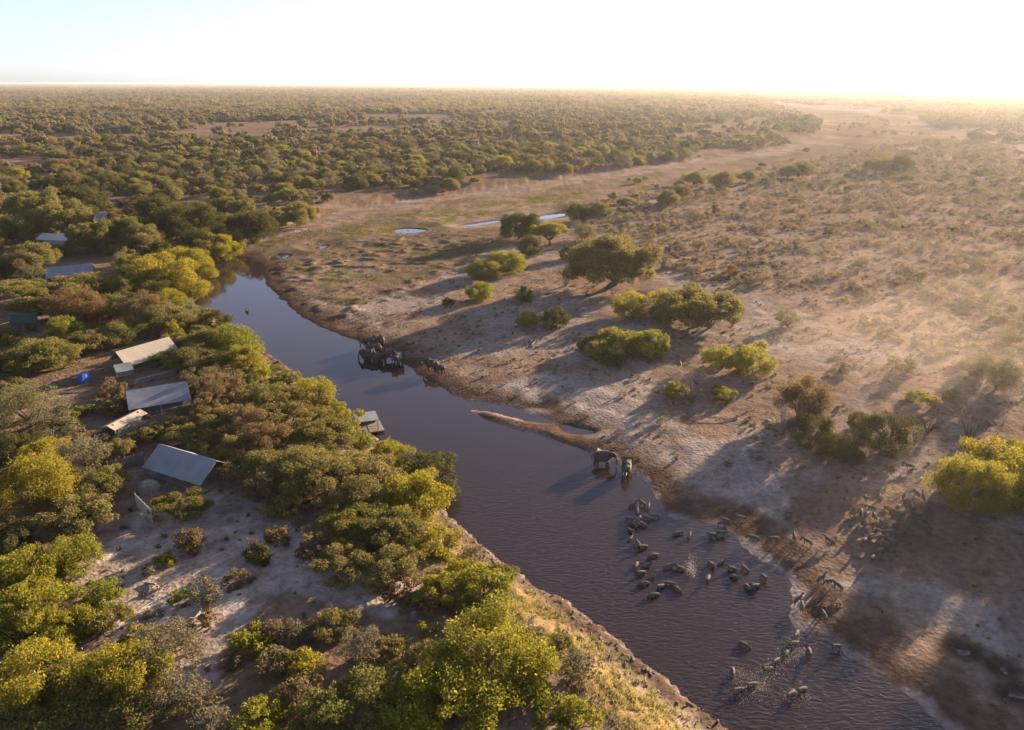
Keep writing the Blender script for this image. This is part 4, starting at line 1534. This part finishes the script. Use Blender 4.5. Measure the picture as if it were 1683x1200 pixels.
# pole fence at the lower left
A, B = at_px(-8, 1052), at_px(50, 1018)
rz = math.atan2(B.y - A.y, B.x - A.x)
L = (B - A).length
t = thing('pole_fence', ((A.x + B.x) / 2, (A.y + B.y) / 2, min(A.z, B.z)), rz, 'rough fence of pale upright poles at the lower left', 'fence')
n = int(L / 0.32)
for i in range(n):
    m = MB()
    x = -L / 2 + i * L / n
    m.tube([(x, 0, -0.3), (x + rng.uniform(-0.06, 0.06), rng.uniform(-0.06, 0.06), 1.9 + rng.uniform(-0.3, 0.4))], [0.075, 0.05], 6)
    m.build('pole', M['pole'], t)
m = MB()
m.tube([(-L / 2, 0.12, 1.2), (L / 2, 0.12, 1.25)], 0.05, 5)
m.build('rail', M['pole'], t)


# ------------------------------------------------------------------ dead wood
def bare_bush(px, py, w, label, mat):
    p = at_px(px, py)
    dep = to_photo(*p)[2]
    r = w * dep / FPX / 2
    rs_ = np.random.default_rng(int(px * 7 + py))
    t = thing('bare_bush', p, 0, label, 'bush', 'leafless bushes of the open bank')
    m, tw = MB(), MB()
    for i in range(16):
        a = rs_.random() * 6.283
        tip = Vector((math.cos(a) * r * rs_.uniform(0.4, 1), math.sin(a) * r * rs_.uniform(0.4, 1), r * rs_.uniform(0.5, 1.25)))
        mid = tip * 0.5 + Vector((0, 0, r * 0.18))
        m.tube([(0, 0, -0.2), mid, tip], [0.09, 0.05, 0.015], 5)
        for j in range(12):
            q = mid.lerp(tip, rs_.random())
            d = Vector(rs_.normal(size=3)) * r * 0.22 + Vector((0, 0, r * 0.12))
            tw.tube([q, q + d * 0.6, q + d + Vector(rs_.normal(size=3)) * 0.1 * r], [0.028, 0.018, 0.008], 3)
    m.build('stems', mat, t)
    o = tw.build('twigs', mat, t)
    o['kind'] = 'stuff'


bare_bush(1138, 662, 84, 'wide leafless brown bush left of a small bright bush', M['twig'])
bare_bush(1592, 722, 96, 'leafless reddish bush behind the spreading trees at the right edge', M['twig'])
bare_bush(1285, 712, 70, 'leafless grey bush beside a dark bush on the open bank', M['deadwood'])
bare_bush(1525, 710, 50, 'small leafless bush between two clumps on the dusty bank', M['twig'])
bare_bush(1165, 540, 60, 'low leafless thicket below the broad low tree', M['twig'])
bare_bush(930, 470, 60, 'leafless thicket left of the big spreading tree', M['twig'])


def fallen_branch(px, py, L, label):
    p = at_px(px, py)
    rs_ = np.random.default_rng(int(px + py * 3))
    m = MB()
    a = rs_.random() * 6.283
    u = Vector((math.cos(a), math.sin(a), 0))
    v = Vector((-u.y, u.x, 0))
    e = [Vector((0, 0, 0.12)), u * L * 0.35 + v * 0.2 + Vector((0, 0, 0.25)), u * L * 0.7 - v * 0.2 + Vector((0, 0, 0.4)), u * L + Vector((0, 0, 0.3))]
    m.tube(e, [0.17, 0.13, 0.08, 0.03], 6)
    for i in range(7):
        q = e[1].lerp(e[3], rs_.random())
        d = v * rs_.choice([-1, 1]) * L * rs_.uniform(0.15, 0.35) + u * L * 0.2 + Vector((0, 0, rs_.uniform(0.1, 0.7)))
        m.tube([q, q + d * 0.55, q + d], [0.06, 0.04, 0.012], 4)
    m.build('fallen_branch', M['deadwood'], loc=p, label=label, category='branch', group='dead branches on the open bank')


for i, (px, py, L, lb) in enumerate(((945, 520, 6, 'pale dead branch right of a dark bush below the big spreading tree'), (975, 535, 7, 'long pale branch lying above the bright bush pair'),
                                     (1048, 478, 6, 'pale dead limb at the foot of the big spreading tree'), (880, 560, 5, 'thin dead branch near two small bushes'),
                                     (1212, 690, 6, 'grey dead limb right of the leafless brown bush'), (1120, 600, 6, 'fallen limb on sand below the broad low tree'),
                                     (240, 960, 4, 'thin pale branch on the sandy clearing'), (330, 1000, 3.5, 'short dead stick beside a small bush on the clearing'), (1260, 690, 5, 'bent pale branch left of the leafless grey bush'))):
    fallen_branch(px, py, L, lb)


# ------------------------------------------------------------------ animals
ELE = [(611, 572, -160, 1.0, 'drink', 'rear elephant of the drinking family, seen from behind'),
       (622, 571, -150, 0.95, 'drink', 'second rear elephant of the drinking family, beside a taller one'),
       (618, 583, 185, 0.9, 'drink', 'elephant in the middle of the drinking family'),
       (608, 594, 170, 1.0, 'drink', 'foremost elephant of the drinking family with trunk in the water'),
       (622, 597, -120, 0.8, 'drink', 'smaller elephant at the front of the drinking family'),
       (641, 595, 195, 1.0, 'drink', 'elephant standing broadside at the right of the drinking family'),
       (655, 599, -110, 1.0, 'drink', 'rightmost elephant of the drinking family, head towards the water'),
       (712, 611, 150, 0.95, 'walk', 'dark elephant on the muddy shore apart from the family'),
       (724, 614, 165, 0.7, 'walk', 'young elephant close behind the one on the muddy shore'),
       (990, 765, -15, 0.92, 'walk', 'broadside elephant of the pair wading by the sandspit'),
       (1030, 780, -105, 0.92, 'drink', 'elephant of the wading pair with sunlit back, nearer the shore curve')]
for px, py, hd, s, pose, lb in ELE:
    p = at_px(px, py)
    link('elephant', EM[pose], None, p, (0, 0, R(hd)), s, label=lb, category='elephant', group='elephants at the river')

WADE = [(1040, 836), (1056, 833), (1066, 838), (1048, 846), (1036, 860), (1052, 858), (1063, 857), (1073, 853), (1041, 869), (1057, 869), (1036, 879), (1036, 892), (1049, 900), (1057, 906),
        (1075, 920), (1046, 936), (1063, 937), (1054, 949), (1071, 956), (1060, 966), (1076, 985), (1086, 971), (1101, 966), (1113, 975), (1100, 938), (1119, 941), (1113, 883), (1133, 887),
        (1172, 885), (1185, 882), (1169, 935), (1186, 931), (1164, 958), (1203, 941), (1207, 955), (1224, 941), (1228, 971), (1241, 971), (1255, 956), (1222, 1066)]
SHORE = [(1187, 866), (1193, 861), (1239, 890), (1273, 892), (1305, 887), (1327, 896), (1363, 894), (1296, 856), (1218, 857), (1349, 958), (1365, 962), (1377, 969), (1354, 1018), (1311, 992), (1318, 1003)]
HERD = [(1422, 824), (1444, 822), (1432, 840), (1415, 847), (1424, 852), (1437, 854), (1421, 864), (1429, 869), (1439, 870), (1446, 879), (1430, 887), (1438, 891), (1420, 895), (1452, 889), (1466, 895),
        (1457, 905), (1446, 912), (1434, 923), (1492, 829), (1486, 820), (1507, 816), (1517, 822), (1470, 847), (1481, 852), (1498, 839), (1488, 870), (1523, 872), (1510, 860), (1476, 839), (1506, 850), (1460, 881), (1447, 863), (1495, 772), (1410, 872)]
SPLASH = [(1214, 1142), (1236, 1134), (1309, 1050), (1292, 1082), (1304, 1066), (1262, 1108), (1301, 1148), (1318, 1142), (1374, 1070), (1276, 1094), (1330, 1080), (1205, 1112)]
zs = []
for lst, where, grp in ((WADE, 'wading in the river', 'zebras wading'), (SHORE, 'on the muddy shore', 'zebras along the shore'), (HERD, 'in the dusty herd on land', 'zebras of the herd on land'), (SPLASH, 'splashing through the shallows', 'zebras splashing')):
    for i, (px, py) in enumerate(lst):
        pose = ('graze', 'alert', 'walk')[int(rng.choice(3, p=[0.45, 0.2, 0.35] if lst is not SPLASH else [0.1, 0.2, 0.7]))]
        hd = rng.uniform(0, 360) if lst is not SPLASH else rng.uniform(190, 260)
        zs.append(dict(px=px, py=py, pose=pose, hd=hd, where=where, group=grp))
for grp in dict.fromkeys(z['group'] for z in zs):
    l = [z for z in zs if z['group'] == grp]
    for z in l:
        # single out by neighbours: place along the group from the left, and nearer or farther
        row = sorted(l, key=lambda q: q['px']).index(z)
        z['row'], z['n'] = row, len(l)
NUM = ['leftmost', 'second from the left', 'third from the left', 'fourth from the left', 'fifth from the left', 'sixth from the left', 'seventh from the left', 'eighth from the left', 'ninth from the left', 'tenth from the left', 'eleventh from the left', 'twelfth from the left', 'thirteenth from the left', 'fourteenth from the left', 'fifteenth from the left', 'sixteenth from the left', 'seventeenth from the left', 'eighteenth from the left', 'nineteenth from the left', 'twentieth from the left']
NUMR = [q.replace('leftmost', 'rightmost').replace('from the left', 'from the right') for q in NUM]
PO = {'graze': 'zebra with lowered head', 'alert': 'zebra with raised head', 'walk': 'zebra mid-stride'}
for z in zs:
    nm = NUM[z['row']] if z['row'] < (z['n'] + 1) // 2 else NUMR[z['n'] - 1 - z['row']]
    p = at_px(z['px'], z['py'])
    link('zebra', ZM[z['pose']], None, p, (0, 0, R(z['hd'])), rng.uniform(0.72, 0.84), label=f"{PO[z['pose']]} {z['where']}, {nm}", category='zebra', group=z['group'])

# water thrown up by the zebras
def spray(name, spots, n, spread, hgt, label, seed, smin=0.008, smax=0.03):
    rs_ = np.random.default_rng(seed)
    pts = []
    for i in range(n):
        px, py = spots[rs_.integers(len(spots))]
        x, y = ground_at(px, py, 0.2)
        pts.append((x + rs_.normal(0, spread), y + rs_.normal(0, spread), abs(rs_.normal(0, hgt)) * rs_.random() + 0.02))
    m = MB()
    for x, y, z in pts:
        r = rs_.uniform(smin, smax)
        d = Vector(rs_.normal(size=3)) * r * 0.5
        n0 = len(m.v)
        m.v += [(x - r, y, z), (x, y - r, z), (x + r, y, z), (x, y + r, z), (x + d.x, y + d.y, z + r * 1.5), (x - d.x, y - d.y, z - r)]
        for q in ((0, 1, 4), (1, 2, 4), (2, 3, 4), (3, 0, 4), (1, 0, 5), (2, 1, 5), (3, 2, 5), (0, 3, 5)):
            m.f.append(tuple(n0 + k for k in q))
            m.m.append(0)
    o = m.build(name, M['foam'], smooth_=True)
    o['kind'] = 'stuff'
    o['label'] = label


spray('water_splash', [(1214, 1142), (1236, 1130), (1250, 1115), (1262, 1106), (1276, 1094), (1292, 1080), (1304, 1064), (1309, 1048), (1245, 1124), (1255, 1130), (1310, 1075), (1325, 1072), (1300, 1148), (1318, 1142), (1205, 1112), (1220, 1106)], 4200, 0.5, 0.6, 'bright water thrown up by zebras crossing the shallows', 91)
spray('churned_foam', [(1214, 1142), (1232, 1132), (1250, 1117), (1262, 1108), (1276, 1096), (1292, 1082), (1304, 1068), (1309, 1054), (1318, 1078), (1300, 1148), (1320, 1142), (1212, 1116), (1250, 1128), (1240, 1138)], 1100, 0.65, 0.05, 'pale churned foam trailing behind the splashing zebras', 93, 0.012, 0.045)
spray('water_spray', [(1133, 938), (1136, 934), (1138, 944)], 500, 0.35, 1.6, 'thin plume of spray beside a wading zebra', 92, 0.015, 0.05)

# a dark bird on the calm reach
x = MB()
for s in (-1, 1):
    x.slab((0.12, s * 0.12, 0.22), (-0.30, s * 0.12, 0.22), (-0.25, s * 0.62, 0.48), (0.05, s * 0.60, 0.48), 0.03)
bx_, by_ = ground_at(407, 513, 0.1)
link('waterbird', join_extra(bird, x, [M['feather']]), None, (bx_, by_, 0.0), (0, 0, 0.6), 1.3, label='dark waterbird with half-open wings on the calm river', category='bird')

# ------------------------------------------------------------------ air: dust kicked up on the right, and haze over everything
def volume_mat(name, dens, col, aniso):
    m = bpy.data.materials.new(name)
    m.use_nodes = True
    nt = m.node_tree
    nt.nodes.remove(nt.nodes['Principled BSDF'])
    v = nt.nodes.new('ShaderNodeVolumePrincipled')
    v.inputs['Color'].default_value = (*col, 1)
    v.inputs['Density'].default_value = dens
    v.inputs['Anisotropy'].default_value = aniso
    nt.links.new(v.outputs[0], nt.nodes['Material Output'].inputs['Volume'])
    return m


DUST = [(1440, 590, 34, 22, 7, 0.0012), (1550, 560, 46, 32, 8, 0.0010), (1600, 480, 70, 60, 8, 0.0004), (1560, 640, 28, 18, 6, 0.0010), (1480, 800, 28, 18, 4, 0.0008)]
if USE_DUST:
    for i, (px, py, a, b, h, dn) in enumerate(DUST):
        p = at_px(px, py)
        bm = bmesh.new()
        bmesh.ops.create_icosphere(bm, subdivisions=4, radius=1.0)
        rs_ = np.random.default_rng(900 + i)
        ph = rs_.random(3) * 6
        for v in bm.verts:
            k = 1 + 0.16 * math.sin(v.co.x * 4 + ph[0]) + 0.14 * math.sin(v.co.y * 5 + ph[1])
            v.co = Vector((v.co.x * a * k, v.co.y * b * k, v.co.z * h * k))
        me = bpy.data.meshes.new('dust_cloud')
        bm.to_mesh(me)
        bm.free()
        me.materials.append(volume_mat('dust', dn, (0.86, 0.72, 0.60), 0.5))
        link('dust_cloud', me, None, (p.x, p.y, p.z + h * 0.35), (0, 0, 0.5), kind='stuff', label='thin sunlit dust hanging over the open bank')

hb = MB()
hb.box((0, 62000, 29.75), (170000, 135000, 63.5))
o = hb.build('haze', volume_mat('haze', HAZE_DENSITY, (0.92, 0.90, 0.90), HAZE_G))
o['kind'] = 'stuff'
o['label'] = 'warm evening haze over the whole plain'
